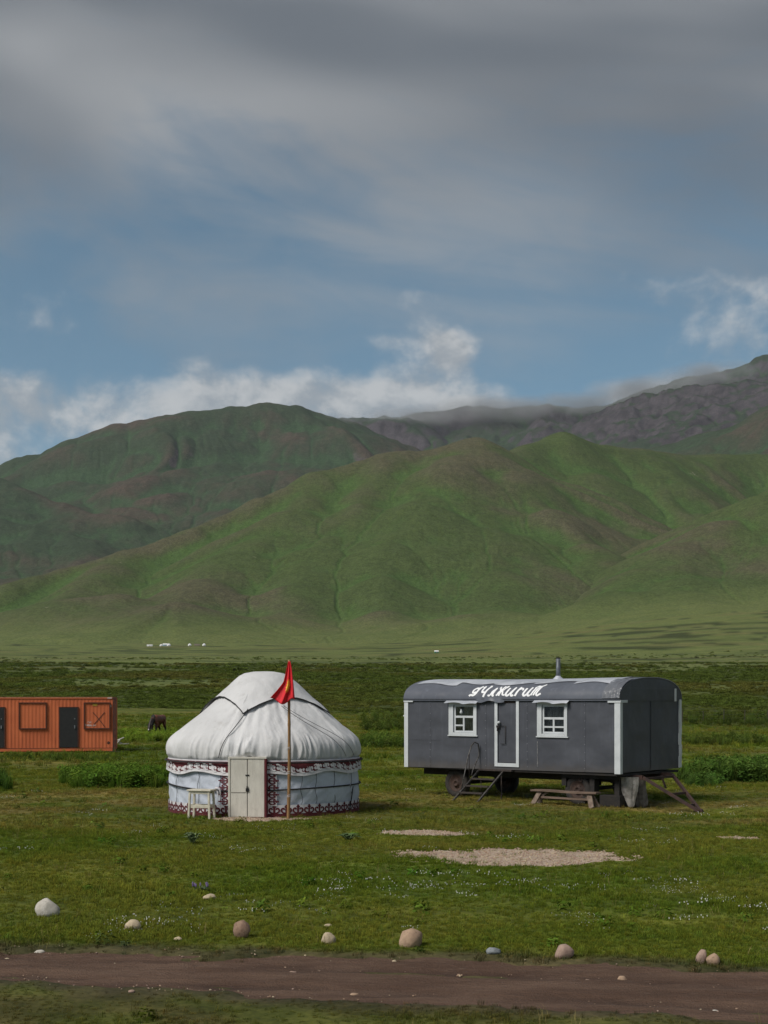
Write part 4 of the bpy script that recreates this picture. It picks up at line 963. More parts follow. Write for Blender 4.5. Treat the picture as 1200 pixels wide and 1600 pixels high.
    bg = MB(); bg.box(5.45, 5.6, .18, .40, .48, .80); bg.box(6.35, 6.5, .18, .40, .30, .80); bg.box(5.45, 7.25, .16, .28, .70, .81); bg.box(7.05, 7.2, .30, .48, .25, .8); bg.build('bogie_frame', M_dk, root)
    bg = MB(); bg.tube([(6.05 + .05 * math.cos(k * .7), .2, .66 + .06 * math.sin(k * .7)) for k in range(10)], .014, 6); bg.build('tow_ring', M_rust, root, True)
    MB().box(6.62, 7.25, .25, .75, gz(6, 37.6) + .01, .27).build('battery_box', M_dk, root, bevel=.01)
    # stays under the step
    for px_, r0 in ((791, 1205), (749, 1205)): pass
    # drawbar: an A-frame that reaches the ground off the end
    ee = []
    def loc(px, py, D):
        w = P(px, py, D); dx, dy = w.x - O.x, w.y - O.y; return Vector((dx * ca - dy * sa, dx * sa + dy * ca, w.z))
    tip = loc(1092, 1272, 36.75); gtip = gz(P(1092, 1272, 36.75).x, 36.75); tip.z = max(tip.z, gtip + .03)
    a1 = Vector((WL - .05, .72, .77)); a2 = Vector((WL - .05, 2.05, .76))
    db = empty('drawbar', (0, 0, 0)); db.parent = root
    k1 = Vector((WL + .30, .66, .755)); k2 = Vector((WL + .30, 2.15, .765))
    MB().bar(Vector((WL - .7, .66, .76)), k1, .09, .11).build('drawbar_beam', M_rust, db); MB().bar(Vector((WL - .7, 2.15, .77)), k2, .09, .11).build('drawbar_beam', M_rust, db)
    MB().bar(k1, tip, .065, .08).build('drawbar_beam', M_rust, db); MB().bar(k2, tip + Vector((0, .05, .02)), .065, .08).build('drawbar_beam', M_rust, db)
    for q in (.04, .50, .82):
        p1 = k1.lerp(tip, q); p2 = k2.lerp(tip, q); MB().bar(p1, p2, .06, .06).build('drawbar_rung', M_rust, db)
    MB().bar(k2.lerp(tip, .02) + Vector((-.1, -.45, .02)), k2.lerp(tip, .02) + Vector((.02, -.40, -.32)), .05, .05).build('safety_hook', M_rust, db)
    MB().lathe([(.03, -.05), (.07, -.05), (.07, .05), (.03, .05)], 12, 'y', Matrix.Translation(tip + Vector((.04, 0, 0)))).build('tow_eye', M_rust, db)
    return root, O, ca, sa, sz
WAG, WO, CA, SA, SZ = build_wagon()
def wag_world(s, y): return WO.x + s * CA + y * SA, WO.y - s * SA + y * CA

def build_steps():
    x, y = wag_world(SZ(770, 1203)[0], -.02); root = empty('step_ladder', (x, y, gz(x, y)), -TH)
    tag(root, 'iron steps with a hooped handrail leading up to the wagon door', 'steps')
    M_i = simple('worn_iron', (.11, .105, .10), (.04, .032, .028), 14, .55, .3, metal=.4); M_d = simple('step_iron', (.030, .024, .022), (.05, .036, .03), 12, .8, .4)
    hw = .43; zt = .80; out = 1.22
    a = Vector((0, -.04, zt)); 
    for sx in (-1, 1):
        dz = 0
        MB().bar((sx * hw, -.06, zt), (sx * hw, -out, .0), .045, .05).build('stringer', M_i, root)
    for k, q in enumerate((.27, .50, .72)):
        MB().box(-hw + .024, hw - .024, -.06 - (out - .06) * q - .11, -.06 - (out - .06) * q + .09, zt * (1 - q) - .018, zt * (1 - q) + .018).build('tread', M_d, root)
    MB().box(-hw - .02, hw + .30, -.10, .02, zt + .004, zt + .05).build('landing', M_d, root)
    # hoop: rises from the stringer, loops over and comes back to the landing
    f = lambda oo, zz: Vector((-hw - .03, -oo, zz))
    pts = [f(.82, .28), f(.66, .75), f(.50, 1.22), f(.36, 1.50), f(.22, 1.60), f(.06, 1.55), f(-.0 + .02, 1.38), f(.03, 1.20), f(.16, 1.02), f(.30, .80), f(.36, .66)]
    MB().tube(pts, .017, 8).build('handrail', M_i, root, True)
    MB().tube([f(.46, 1.30), f(.46, .53)], .010, 6).build('rail_post', M_d, root, True)
    MB().tube([(hw - .06, -.07, zt), (hw - .06, -.07, .02)], .016, 6).build('prop', M_d, root); MB().tube([(-.05, -.45, .62), (-.05, -.45, .16)], .012, 6).build('prop', M_d, root)
build_steps()

def build_bench():
    x, y = wag_world(5.98, -.42); root = empty('bench', (x, y, gz(x, y)), -TH + R(2)); tag(root, 'weathered plank bench standing against the wagon wheel', 'bench')
    m_ = simple('weathered_plank', (.20, .14, .105), (.105, .07, .052), 5, .85, .5, 40, stretch=(.3, 3, 3)); me_ = simple('plank_end', (.22, .17, .13), (.13, .09, .07), 8, .9, .4)
    L = 1.02
    mb = MB(); n = 10
    def top(u, v_): return Vector((-L + 2 * L * u, -.13 + .26 * v_ + .01 * math.sin(u * 9), .395 + .008 * math.sin(u * 7)))
    mb.grid(top, 14, 2); o = mb.build('seat', m_, root); so = o.modifiers.new('t', 'SOLIDIFY'); so.thickness = .045
    MB().box(-L + .28, L - .28, -.05, .05, .17, .225).build('stretcher', m_, root, bevel=.006)
    for sx in (-1, 1):
        MB().bar((sx * (L - .26), -.03, .36), (sx * (L - .10), -.16, -.01), .05, .14, up=(1, 0, 0)).build('leg', me_, root, bevel=.006)
        MB().bar((sx * (L - .26), .03, .36), (sx * (L - .10), .16, -.01), .05, .14, up=(1, 0, 0)).build('leg', me_, root, bevel=.006)
        MB().bar((sx * (L - .22), 0, .18), (sx * (L - .50), 0, .36), .04, .05).build('brace', me_, root)
build_bench()

def build_cloths():
    m1 = simple('grubby_cloth', (.36, .34, .32), (.22, .205, .19), 7, .95, .5, 18, dist=.03); m2 = simple('old_sacking', (.20, .18, .165), (.12, .105, .095), 9, .95, .6, 20, dist=.03)
    x, y = wag_world(7.30, .52); g = gz(x, y)
    def lobe(R0, hgt, seed, prof_):
        def f(u, v_):
            a = u * 2 * math.pi; r = float(np.interp(v_, [p[0] for p in prof_], [p[1] for p in prof_])); fd = 1 + (.11 * math.cos(5 * a + seed + 1.5 * math.sin(v_ * 3)) + .05 * math.cos(13 * a + seed * 3 + 2 * v_)) * (.55 + .45 * (1 - v_)) + .10 * float(fbm(np.array(v_ * 3 + seed), np.array(math.cos(a) * 1.5), 2, 152)) 
            lean = float(np.interp(v_, [0, .4, 1], [.06, .02, 0]))
            return Vector((R0 * r * fd * math.cos(a) + lean, R0 * .62 * r * fd * math.sin(a), hgt * v_))
        return f
    c = MB().grid(lobe(.26, .80, 1.0, [(0, .22), (.06, .32), (.3, .52), (.55, .85), (.8, .95), (1, 1.0)]), 90, 24, True).build('hanging_cloth', m1, None, True); c.location = (x + .05, y, g + .02); c.rotation_euler = (0, 0, -TH + .5)
    tag(c, 'pale grubby cloth hanging beneath the near corner of the wagon', 'cloth')
    x, y = wag_world(7.33, .98); g = gz(x, y)
    c = MB().grid(lobe(.22, .80, 4.0, [(0, .6), (.06, .9), (.25, .95), (.6, .80), (.85, .75), (1, .8)]), 90, 24, True).build('sack', m2, None, True); c.location = (x, y, g - .01); c.rotation_euler = (0, .06, -TH + .5)
    tag(c, 'slumped grey sack standing beneath the wagon by the drawbar', 'sack')
build_cloths()
# ================================================================== the orange container
def build_container():
    D = 68.0; xr = (181.5 - 600) / F * D; L = 6.06; hgt = 2.60; dep = 2.44
    g = gz(xr - 2, D) - .0; zb = H - (1174 - HOR) / F * D; ra = R(9.0); root = empty('shipping_container', (xr - L * math.cos(ra), D - L * math.sin(ra), zb), ra)
    tag(root, 'rusty orange shipping container with two black doors and shuttered hatches', 'container')
    t = NT('orange_paint'); v = t.coord('Object'); n1 = t.noise(v, .8, 5); c = t.mix(t.ramp(n1, .3, .7), (.56, .145, .055), (.47, .115, .045))
    st = t.noise(t.coord('Object', (1, 1, .10)), 7, 6, .7); c = t.mix(t.m('MULTIPLY', t.ramp(st, .55, .72), .6), c, (.28, .065, .03))
    c = t.mix(t.ramp(t.noise(v, 4.5, 6, .75), .66, .72), c, (.05, .02, .014)); M_o = t.bsdf(c, .7, t.noise(v, 20, 4), .2, .01, spec=.3)
    M_fr = simple('rust_brown', (.105, .032, .018), (.055, .020, .013), 9, .85, .4); M_bk = simple('black_steel', (.010, .010, .011), (.016, .015, .015), 6, .6, .2)
    M_top = simple('sunlit_rail_paint', (.48, .20, .11), (.36, .12, .06), 5, .7, .2); M_wh = simple('sun_bleached_white', (.62, .5, .46)); M_yl = simple('yellow_sticker', (.45, .28, .03))  # rail cap and roof paler than the walls: sunlight put into the colour
    # corrugated walls, a fold every 28 cm
    def corr(x0, x1, z0, z1, y, name, par, m=M_o, dep_=.008, per=.17):
        mb = MB(); xs = []; x = x0
        while x < x1 - 1e-6:
            for dx, dy in ((0, 0), (.05, 0), (.085, dep_), (.135, dep_)):
                if x + dx < x1: xs.append((x + dx, y + dy))
            x += per
        xs.append((x1, y)); vs = []; 
        for a, b in xs: vs += [(a, b, z0), (a, b, z1)]
        mb.add(vs, [(2 * i, 2 * i + 2, 2 * i + 3, 2 * i + 1) for i in range(len(xs) - 1)]); return mb.build(name, m, par, fix=False)
    corr(.10, L - .10, .16, hgt - .10, .012, 'side_wall', root)
    MB().box(.02, L - .02, dep - .04, dep, .1, hgt - .05).build('back_wall', M_o, root); MB().box(.01, .06, .05, dep - .05, .1, hgt - .05).build('end_wall', M_o, root); MB().box(L - .06, L - .01, .05, dep - .05, .1, hgt - .05).build('end_wall', M_o, root)
    MB().box(.03, L - .03, .05, dep - .05, hgt - .07, hgt - .03).build('roof', M_top, root)
    MB().box(.17, L - .17, -.01, .055, hgt - .09, hgt - .045).build('top_rail', M_o, root); MB().box(.17, L - .17, -.014, .06, hgt - .044, hgt).build('top_rail_cap', M_top, root)
    MB().box(.17, L - .17, -.012, .06, .02, .15).build('bottom_rail', M_o, root); MB().box(.17, L - .17, -.016, -.008, .151, .175).build('rail_shadow_strip', M_fr, root)
    for x0 in (-.0, L - .165): MB().box(x0, x0 + .165, -.02, .15, .12, hgt - .12).build('corner_post', M_fr if x0 > 1 else M_o, root, bevel=.01)
    for x0 in (-.005, L - .175):
        for z0 in (0, hgt - .118): MB().box(x0, x0 + .18, -.028, .16, z0, z0 + .118).build('corner_casting', M_fr, root, bevel=.008)
    X = lambda px: (px - 181.5) / F * D + L
    Z = lambda py: H - (py - HOR) / F * D - zb
    for p0, p1 in ((-15, 11.5), (95.5, 122.5)):
        d_ = MB().box(X(p0), X(p1), -.03, .03, Z(1167.5), Z(1105.5)).build('door', M_bk, root, bevel=.006)
        fr = MB(); fr.box(X(p0) - .05, X(p0) - .003, -.035, .03, Z(1167.5), Z(1104.5)); fr.box(X(p1) + .003, X(p1) + .05, -.035, .03, Z(1167.5), Z(1104.5)); fr.box(X(p0) - .003, X(p1) + .003, -.034, .03, Z(1105.3), Z(1104.5)); fr.build('door_frame', M_fr, d_)
        MB().box(X(p1) - .15, X(p1) - .11, -.075, -.031, Z(1138), Z(1133)).build('handle', simple('steel', (.4, .4, .42), rough=.4, metal=.8), d_)
        MB().lathe([(0, -.02), (.03, -.02), (.03, .0)], 10, 'y', Matrix.Translation((X(p1) - .13, -.031, Z(1123)))).build('lock', simple('lock_steel', (.35, .35, .36), rough=.4, metal=.8), d_)
    hs = []
    for p0, p1 in ((33.5, 75.5), (132, 172.5)):
        a, b, z0, z1 = X(p0), X(p1), Z(1139), Z(1097.5)
        h_ = corr(a + .05, b - .05, z0 + .05, z1 - .05, -.02, 'hatch', root, dep_=.006)
        for q in ((a, a + .045, z0, z1), (b - .045, b, z0, z1), (a + .045, b - .045, z1 - .045, z1), (a + .045, b - .045, z0, z0 + .05)): MB().box(q[0], q[1], -.065, .03, q[2], q[3]).build('hatch_frame', M_fr, h_)
        hs.append(h_)
    # marks on the right hatch
    fm = lambda u, v_, l: Vector((X(110 + u / 13.33), -.030 - l, Z(1080 + v_ / 13.33)))
    strokes(MB(), [([(480, 440), (600, 580), (725, 745)], 16), ([(720, 440), (600, 580), (500, 690)], 16)], fm, dl=.001).build('cross_mark', M_fr, hs[1], fix=False)
    W1 = [[([(378, 628), (376, 660)], 9), ([(376, 634), (396, 630)], 9)], [([(404, 630), (404, 656), (424, 656)], 9), ([(426, 628), (426, 660)], 9)], [([(442, 628), (442, 660)], 9)]]
    W2 = [[([(326, 678), (330, 722)], 11), ([(318, 690), (346, 690)], 9)], [([(356, 700), (372, 696), (374, 722)], 10), ([(372, 712), (354, 716), (368, 722)], 9)], [([(388, 680), (386, 722)], 11), ([(388, 704), (408, 702), (406, 722), (388, 722)], 10)], [([(422, 680), (420, 722)], 11)], [([(436, 698), (434, 722), (454, 720), (454, 698)], 10)],
          [([(490, 700), (482, 716), (500, 722), (510, 708), (494, 698)], 10)], [([(526, 698), (524, 722)], 10), ([(526, 706), (546, 696)], 9)]]
    for w_ in W1 + W2: strokes(MB(), w_, fm, dl=.001, lift0=.002).build('letter', M_wh, hs[1], fix=False)
    MB().box(X(145.5), X(152.5), -.034, -.031, Z(1103), Z(1099.5)).build('sticker', M_yl, hs[1])
    for a, b, z0, z1 in ((168, 175, 1091.5, 1089.8), (172.6, 174, 1105, 1101.3)): MB().box(X(a), X(b), -.020, -.0165, Z(z0), Z(z1)).build('number_plate', M_wh, root)
    strokes(MB(), [([(775, 1060), (800, 1075), (815, 1092)], 55), ([(770, 1075), (820, 1082)], 30)], lambda u, v_, l: Vector((X(110 + u / 13.33), .006 - l, Z(1080 + v_ / 13.33))), dl=.001).build('rust_patch', M_fr, root, fix=False)
    # sleepers it stands on
    gg = gz(xr, D)
    for x0 in (.1, 2.6, L - .3):
        pass
    b_ = MB().box(0, 1.35, -.16, .10, -.14, -.004).build('sleeper', simple('tarred_timber', (.018, .015, .013), (.04, .035, .03), 8), None, bevel=.01); b_.location = (xr - .95, D, zb); tag(b_, 'dark tarred timber sleeper under the right end of the container', 'timber')
    for k, (x0, lab) in enumerate(((-L + .1, 'dark tarred timber sleeper under the far left end of the container'), (-L / 2 - .4, 'dark tarred timber sleeper under the middle of the container'))):
        b2 = b_.copy(); C.objects.link(b2); b2.location = (xr + x0, D + .02, zb); b2['label'] = lab
    # poles behind it
    root = empty('pole_stack', (*P(184, 1137, 76).xy, gz(P(184, 1137, 76).x, 76)), 0); tag(root, 'pale crossed poles lying behind the orange container corner', 'poles')
    m_ = simple('peeled_pole', (.5, .48, .44))
    for p, q in (((-.55, .2, .05), (.35, -.1, .42)), ((-.35, -.1, .45), (.25, .2, .04)), ((-.6, .0, .03), (.6, .05, .08)), ((-.1, .1, .03), (.15, -.15, .30))): MB().tube([p, q], .035, 7).build('pole', m_, root, True)
build_container()

# ================================================================== a bay horse grazing
def build_horse():
    D = 90.0; c = P(246, 1147, D); g = gz(c.x, c.y)
    root = empty('horse', (c.x, c.y, g), math.atan2(-.95, -.30)); root.scale = (1.0,) * 3; tag(root, 'bay horse with a white blaze grazing near the yurt', 'horse')
    v = []; r = []; e = []
    def nd(p, rad, par=None):
        v.append(p); r.append(rad); i = len(v) - 1
        if par is not None: e.append((par, i))
        return i
    pel = nd((-.45, 0, 1.12), (.27, .28)); bar = nd((-.1, 0, 1.07), (.28, .31), pel); ch = nd((.28, 0, 1.09), (.25, .31), bar); sh = nd((.52, 0, 1.13), (.19, .26), ch)
    rump = nd((-.72, 0, 1.10), (.20, .22), pel)
    n1 = nd((.74, 0, 1.02), (.125, .20), sh); n2 = nd((.95, 0, .80), (.10, .155), n1); n3 = nd((1.08, 0, .60), (.09, .125), n2); hd = nd((1.14, 0, .44), (.095, .115), n3); mz = nd((1.12, 0, .22), (.065, .075), hd); tip = nd((1.10, 0, .12), (.058, .06), mz)
    for s in (-1, 1):
        a = nd((.44, s * .15, .88), (.12, .15), sh); b = nd((.44, s * .165, .66), (.078, .09), a); k = nd((.46 + .05 * s, s * .165, .42), (.05, .055), b); f = nd((.46 + .07 * s, s * .165, .13), (.036, .038), k); nd((.49 + .07 * s, s * .165, .01), (.052, .055), f)
        h = nd((-.62, s * .16, .90), (.15, .19), rump); st = nd((-.52 - .06 * s, s * .18, .72), (.10, .12), h); hk = nd((-.74 - .06 * s, s * .175, .47), (.05, .062), st); f = nd((-.70 - .06 * s, s * .175, .13), (.036, .038), hk); nd((-.67 - .06 * s, s * .175, .01), (.052, .055), f)
        er = nd((1.055, s * .055, .66), (.026, .03), n3); nd((1.03, s * .085, .78), (.010, .012), er)
    me = bpy.data.meshes.new('body'); me.from_pydata(v, e, []); me.update()
    t = NT('bay_coat'); co = t.coord('Object'); sx = t.n('ShaderNodeSeparateXYZ'); t.l(co, sx.inputs[0]); n_ = t.noise(co, 5, 4)
    cc = t.mix(t.ramp(n_, .3, .7), (.16, .050, .026), (.11, .034, .018))
    cc = t.mix(t.ramp(sx.outputs[2], .75, .45), cc, (.010, .008, .008))             # black points
    cc = t.mix(t.ramp(sx.outputs[0], .55, .85), cc, (.022, .012, .010))
    M_h = t.bsdf(cc, .6, n_, .1); me.materials.append(M_h)
    o = bpy.data.objects.new('body', me); C.objects.link(o); o.parent = root
    sk = o.modifiers.new('skin', 'SKIN'); sk.use_smooth_shade = True
    for i, sv in enumerate(me.skin_vertices[0].data): sv.radius = r[i]; sv.use_root = (i == 0)
    o.modifiers.new('sub', 'SUBSURF').levels = 2; o.modifiers['sub'].render_levels = 2
    M_m = simple('black_hair', (.008, .007, .007), (.02, .014, .012), 30, .7, .5)
    mn = MB()
    for i in range(16):
        q = i / 15; p = Vector((.55, 0, 1.37)).lerp(Vector((1.02, 0, .84)), q); p.z -= .05 * math.sin(q * math.pi)
        for s in (-1, 1): mn.tube([p, p + Vector((.03, s * .10, -.08)), p + Vector((.02, s * .16, -.26 - .05 * random.random()))], [.035, .03, .006], 5)
    mn.build('mane', M_m, root, True)
    MB().tube([(-.86, 0, 1.20), (-.98, -.08, 1.10), (-1.05, -.22, .88), (-1.06, -.42, .70), (-1.02, -.62, .66), (-1.0, -.80, .74)], [.05, .06, .075, .075, .06, .012], 8).build('tail', M_m, root, True)
    MB().grid(lambda u, w: Vector((1.235 - .10 * (1 - w) ** 2 - .006 * (2 * u - 1) ** 2, (u - .5) * .075, .22 + .27 * w)), 4, 6).build('blaze', simple('white_hair', (.7, .68, .64)), root, True)
build_horse()

# ================================================================== wire fence on the right
def build_fence():
    root = None; M_p = simple('fence_post', (.060, .048, .036), (.03, .025, .02), 12); M_wi = simple('fence_wire', (.10, .10, .10), rough=.5, metal=.6)
    base = []
    for i, px in enumerate((900, 933, 966, 1000, 1033, 1066, 1099, 1131, 1163.5, 1198.5, 1232, 1265, 1300)):
        D = 113.0 + (px - 1131) * .004; x = (px - 600) / F * D; base.append(Vector((x, D, gz(x, D))))
    root = empty('wire_fence', base[6]); tag(root, 'thin wire fence on dark posts across the far meadow', 'fence')
    for b in base: MB().tube([b - base[6] - Vector((0, 0, .1)), b - base[6] + Vector((random.uniform(-.04, .04), 0, .92 + random.uniform(-.06, .08)))], .032, 6).build('post', M_p, root)
    for h_ in (.3, .6, .86): MB().tube([b - base[6] + Vector((0, 0, h_)) for b in base], .006, 4).build('wire', M_wi, root)
build_fence()

# ================================================================== far camp
def build_far():
    M_wy = simple('far_canvas', (.78, .78, .78), (.70, .70, .72), .5, .9, .1); M_dr = simple('far_door', (.20, .16, .13)); M_bl = simple('far_blue', (.30, .45, .55)); M_gn = simple('far_green', (.02, .22, .14))
    proto = None
    for i, (px, row, wpx, D, lab) in enumerate(((264, 1009.5, 6.0, 1750, 'white yurt of the far camp, the tallest one at its middle'), (296.5, 1008.5, 5.5, 1760, 'white yurt of the far camp, standing alone left of the last one'), (319, 1008, 5.5, 1765, 'white yurt of the far camp, rightmost of all'), (252, 1010, 5.0, 1745, 'white yurt of the far camp, just left of the tallest'))):
        x = (px - 600) / F * D; R_ = wpx / 2 / F * D; g = gz(x, D)
        if proto is None:
            root = empty('far_yurt', (0, 0, 0)); Rr = 3.0
            MB().lathe([(Rr, -1.0), (Rr * 1.02, .8), (Rr, 1.6)], 20).build('wall', M_wy, root); MB().lathe([(Rr * 1.03, 1.5), (Rr * .95, 2.0), (Rr * .5, 3.2), (Rr * .28, 3.7), (.0, 3.9)], 20).build('roof', M_wy, root, True)
            MB().box(-.5, .5, -Rr - .1, -Rr + .2, -.2, 1.5).build('door', M_dr, root); proto = root; o = root
        else: o = copy_tree(proto)
        s = R_ / 3.0; o.scale = (s, s, s); o.location = (x, D, g + .1); tag(o, lab, 'yurt', 'far camp yurts')
    def cabin(px, row, wpx, hpx, D, m1, m2, lab, cat='cabin', name='far_cabin'):
        x = (px - 600) / F * D; w = wpx / F * D; h_ = hpx / F * D; g = gz(x, D); root = empty(name, (x, D, g)); tag(root, lab, cat)
        MB().box(-w / 2, w / 2, -1.3, 1.3, -.5, h_ * .62).build('wall', m1, root)
        MB().add([(-w / 2 - .2, -1.5, h_ * .60), (w / 2 + .2, -1.5, h_ * .60), (w / 2 + .2, 1.5, h_ * .60), (-w / 2 - .2, 1.5, h_ * .60), (-w / 2 - .2, 0, h_), (w / 2 + .2, 0, h_)], [(0, 1, 5, 4), (2, 3, 4, 5), (0, 4, 3), (1, 2, 5), (0, 3, 2, 1)]).build('roof', m2, root)
        MB().box(-.4, .4, -1.36, -1.301, -.1, h_ * .5).build('door', M_dr, root); MB().box(w * .22, w * .36, -1.36, -1.301, h_ * .2, h_ * .45).build('window', M_dr, root)
    cabin(234, 1010.5, 8.5, 2.6, 1740, M_wy, M_wy, 'low white tent at the left end of the far camp', 'tent', 'far_tent')
    cabin(258, 1010.5, 7, 4.0, 1760, M_bl, M_wy, 'bluish hut between the two white yurts of the far camp')
    cabin(308, 1008.5, 9, 2.4, 1775, M_dr, M_dr, 'dark low shed between the two right yurts of the far camp', 'shed', 'far_shed')
    cabin(682, 1001, 6, 4.2, 1150, M_gn, M_wy, 'tiny green hut with a white roof on the far meadow', 'hut', 'far_hut')
build_far()

# ================================================================== stones
def stone_mesh(seed, sx, sy, sz_, pw=1.0, bump=.26, sub=3):
    import bmesh
    bm = bmesh.new(); bmesh.ops.create_icosphere(bm, subdivisions=sub, radius=1)
    A = np.array([v.co[:] for v in bm.verts])
    n = fbm(A[:, 0] * 1.1 + seed, A[:, 1] * 1.1 + A[:, 2] * .9 + seed * 2, 3, 160) * bump + .35 * bump * ridged(A[:, 2] * 1.7 + seed, A[:, 0] * 1.7 - A[:, 1], 2, 163)
    A = A * (1 + n)[:, None]
    rg_ = np.random.default_rng(int(seed * 10))
    for _ in range(7 if bump else 0):
        nn = rg_.normal(size=3); nn /= np.linalg.norm(nn); dd_ = A @ nn - rg_.uniform(.72, .95); A = A - np.clip(dd_, 0, None)[:, None] * nn * .8
    A[:, 2] = np.clip(A[:, 2], -1, .92); A[:, :2] *= (1 - pw * .26 * np.clip(A[:, 2] + .3, 0, 1.2) ** 1.5)[:, None]
    A *= np.array([sx, sy, sz_])
    for v, a in zip(bm.verts, A): v.co = a
    me = bpy.data.meshes.new('stone'); bm.to_mesh(me); bm.free(); me.shade_smooth(); return me
def stone_mat(name, a, b):
    t = NT(name); v = t.coord('Object'); c = t.mix(t.ramp(t.noise(v, 9, 6, .7), .3, .7), a, b); c = t.mix(t.ramp(t.noise(v, 42, 4, .7), .60, .72), c, tuple(x * .5 for x in b))
    return t.bsdf(c, .85, t.noise(v, 26, 6, .7), .5, .02, spec=.3)
SM = {'white': stone_mat('white_stone', (.52, .49, .44), (.38, .35, .30)), 'cream': stone_mat('cream_stone', (.50, .41, .28), (.36, .29, .20)), 'brown': stone_mat('brown_stone', (.30, .20, .14), (.17, .105, .075)),
      'tan': stone_mat('tan_stone', (.40, .28, .19), (.28, .19, .13)), 'blue': stone_mat('blue_grey_stone', (.25, .27, .28), (.16, .175, .185)), 'pink': stone_mat('pinkish_stone', (.38, .27, .21), (.26, .18, .145))}
def rock(px, row, w, h, m, lab, seed, pw=1.0, tilt=0.0, cat='stone', name='stone', group=None, flat=.36):
    D = H * F / (row - HOR)
    for _ in range(6): D = (H - gz((px - 600) / F * D, D)) * F / (row - HOR)
    x = (px - 600) / F * D; sx = w / 2 / F * D; sz_ = h / 2 / F * D / (1 - flat * .5); me = stone_mesh(seed, sx, sx * .8, sz_, pw); me.materials.append(SM[m])
    o = bpy.data.objects.new(name, me); C.objects.link(o); o.location = (x, D + sx * .5, gz(x, D) + sz_ * (1 - flat)); o.rotation_euler = (0, tilt, seed); o.rotation_euler.z = 0
    return tag(o, lab, cat, group)
G_ = 'stones lining the track'
rock(72, 1432, 36, 29, 'white', 'large white cone shaped stone on the grass, leftmost of all stones', 1.3, .75, group=G_)
rock(207, 1454, 25, 17, 'cream', 'rounded cream stone near a drift of tiny white flowers', 2.1, .6, .1, group=G_)
rock(378, 1466, 27, 28, 'brown', 'dark brown angular boulder with a flat sloping top', 3.7, .2, -.3, group=G_, flat=.3)
rock(327, 1406, 22, 9, 'cream', 'flat cream stone lying beyond the brown boulder', 4.4, .5, group=G_)
rock(512, 1475, 25, 18, 'cream', 'small rounded cream stone left of the big tan boulder', 5.2, .8, group=G_)
rock(513, 1449, 14, 5, 'cream', 'thin flat pebble just behind the small rounded cream stone', 6.6, .4, group=G_)
rock(642, 1480, 39, 28, 'tan', 'biggest tan oval boulder beside the dirt road', 7.5, .3, -.35, group=G_)
rock(771, 1491, 25, 10, 'blue', 'flat blue grey stone sunk in the roadside grass', 8.3, .4, group=G_)
rock(882, 1498, 33, 22, 'pink', 'oval pinkish stone alone right of the blue grey stone', 9.9, .4, -.2, group=G_)
rock(1097, 1506, 18, 23, 'pink', 'upright pinkish stone leaning on its twin at the right', 10.7, .6, .2, group=G_)
rock(1116, 1508, 22, 18, 'tan', 'reddish tan stone tilted against the upright pinkish one', 12.1, .4, .55, group=G_)
rock(972, 1534, 17, 9, 'tan', 'wedge shaped tan stone lying on the dirt road edge', 13.4, .9, group=G_)
rock(1113, 1528, 10, 6, 'tan', 'small tan pebble below the pair of leaning stones', 14.2, .6, group=G_)
rock(62, 1484, 16, 6, 'white', 'flat white pebble at the left start of the road verge', 15.6, .6, group=G_)
rock(210, 1491, 21, 4, 'cream', 'long thin pale flake at the verge below the cream stone', 16.5, .3, group=G_)
rock(278, 1470, 14, 6, 'cream', 'pale flat stone on a bare spot between cream and brown stones', 17.1, .4, group=G_)
rock(616, 1498, 8, 5, 'cream', 'tiny cream pebble on the verge below the big tan boulder', 18.2, .6, group=G_)
PG = 'pale pebbles scattered on the dirt road'
for i, (px, row, w, h, lab) in enumerate((
    (10, 1500, 9, 3, 'thin pale flake on the road at the left edge of the picture'),
    (146, 1530, 13, 4, 'long pale pebble on the left road stretch, below the cream stone'),
    (206, 1519, 10, 3, 'thin pebble on the road, straight below the long verge flake'),
    (205, 1551, 11, 4, 'pebble on the near edge of the road at the left'),
    (278, 1513, 8, 4, 'small pebble on the road, left one of two below the brown boulder'),
    (328, 1512, 8, 4, 'small pebble on the road, right one of two below the brown boulder'),
    (348, 1521, 11, 4, 'flat pebble on the road, nearest below the brown boulder'),
    (457, 1522, 13, 4, 'wide pale pebble on the road left of the small cream stone'),
    (509, 1543, 9, 3, 'thin pebble on the road straight below the small cream stone'),
    (554, 1557, 16, 5, 'widest flat pebble in the middle of the road'),
    (596, 1535, 14, 4, 'flat pale pebble on the road left below the big tan boulder'),
    (620, 1533, 6, 4, 'tiny round pebble on the road below the big tan boulder'),
    (711, 1537, 15, 6, 'ragged wide pebble in the right wheel rut'),
    (717, 1526, 8, 4, 'small pebble just beyond the ragged wide pebble'),
    (761, 1540, 10, 4, 'pebble on the road straight below the blue grey stone'),
    (789, 1536, 11, 4, 'farther one of two touching pebbles on the road'),
    (787, 1542, 10, 4, 'nearer one of two touching pebbles on the road'),
    (795, 1513, 10, 4, 'pebble on the far road edge below the blue grey stone'),
    (868, 1531, 11, 3, 'thin pebble on the road below the oval pinkish stone'),
    (918, 1535, 14, 4, 'long flat pebble left of the wedge shaped stone'),
    (972, 1561, 7, 4, 'small pebble on the road straight below the wedge shaped stone'),
    (868, 1557, 8, 3, 'small pebble on the near half of the road below the pinkish stone'),
    (1118, 1581, 10, 3, 'lone pebble on the road at the lower right'),
    (75, 1527, 8, 3, 'small pebble on the road below the flat white verge pebble'))):
    rock(px, row, w, h, ('cream', 'tan', 'white', 'pink')[i % 4], lab, 20 + i * 1.37, .5, name='pebble', cat='pebble', group=PG)

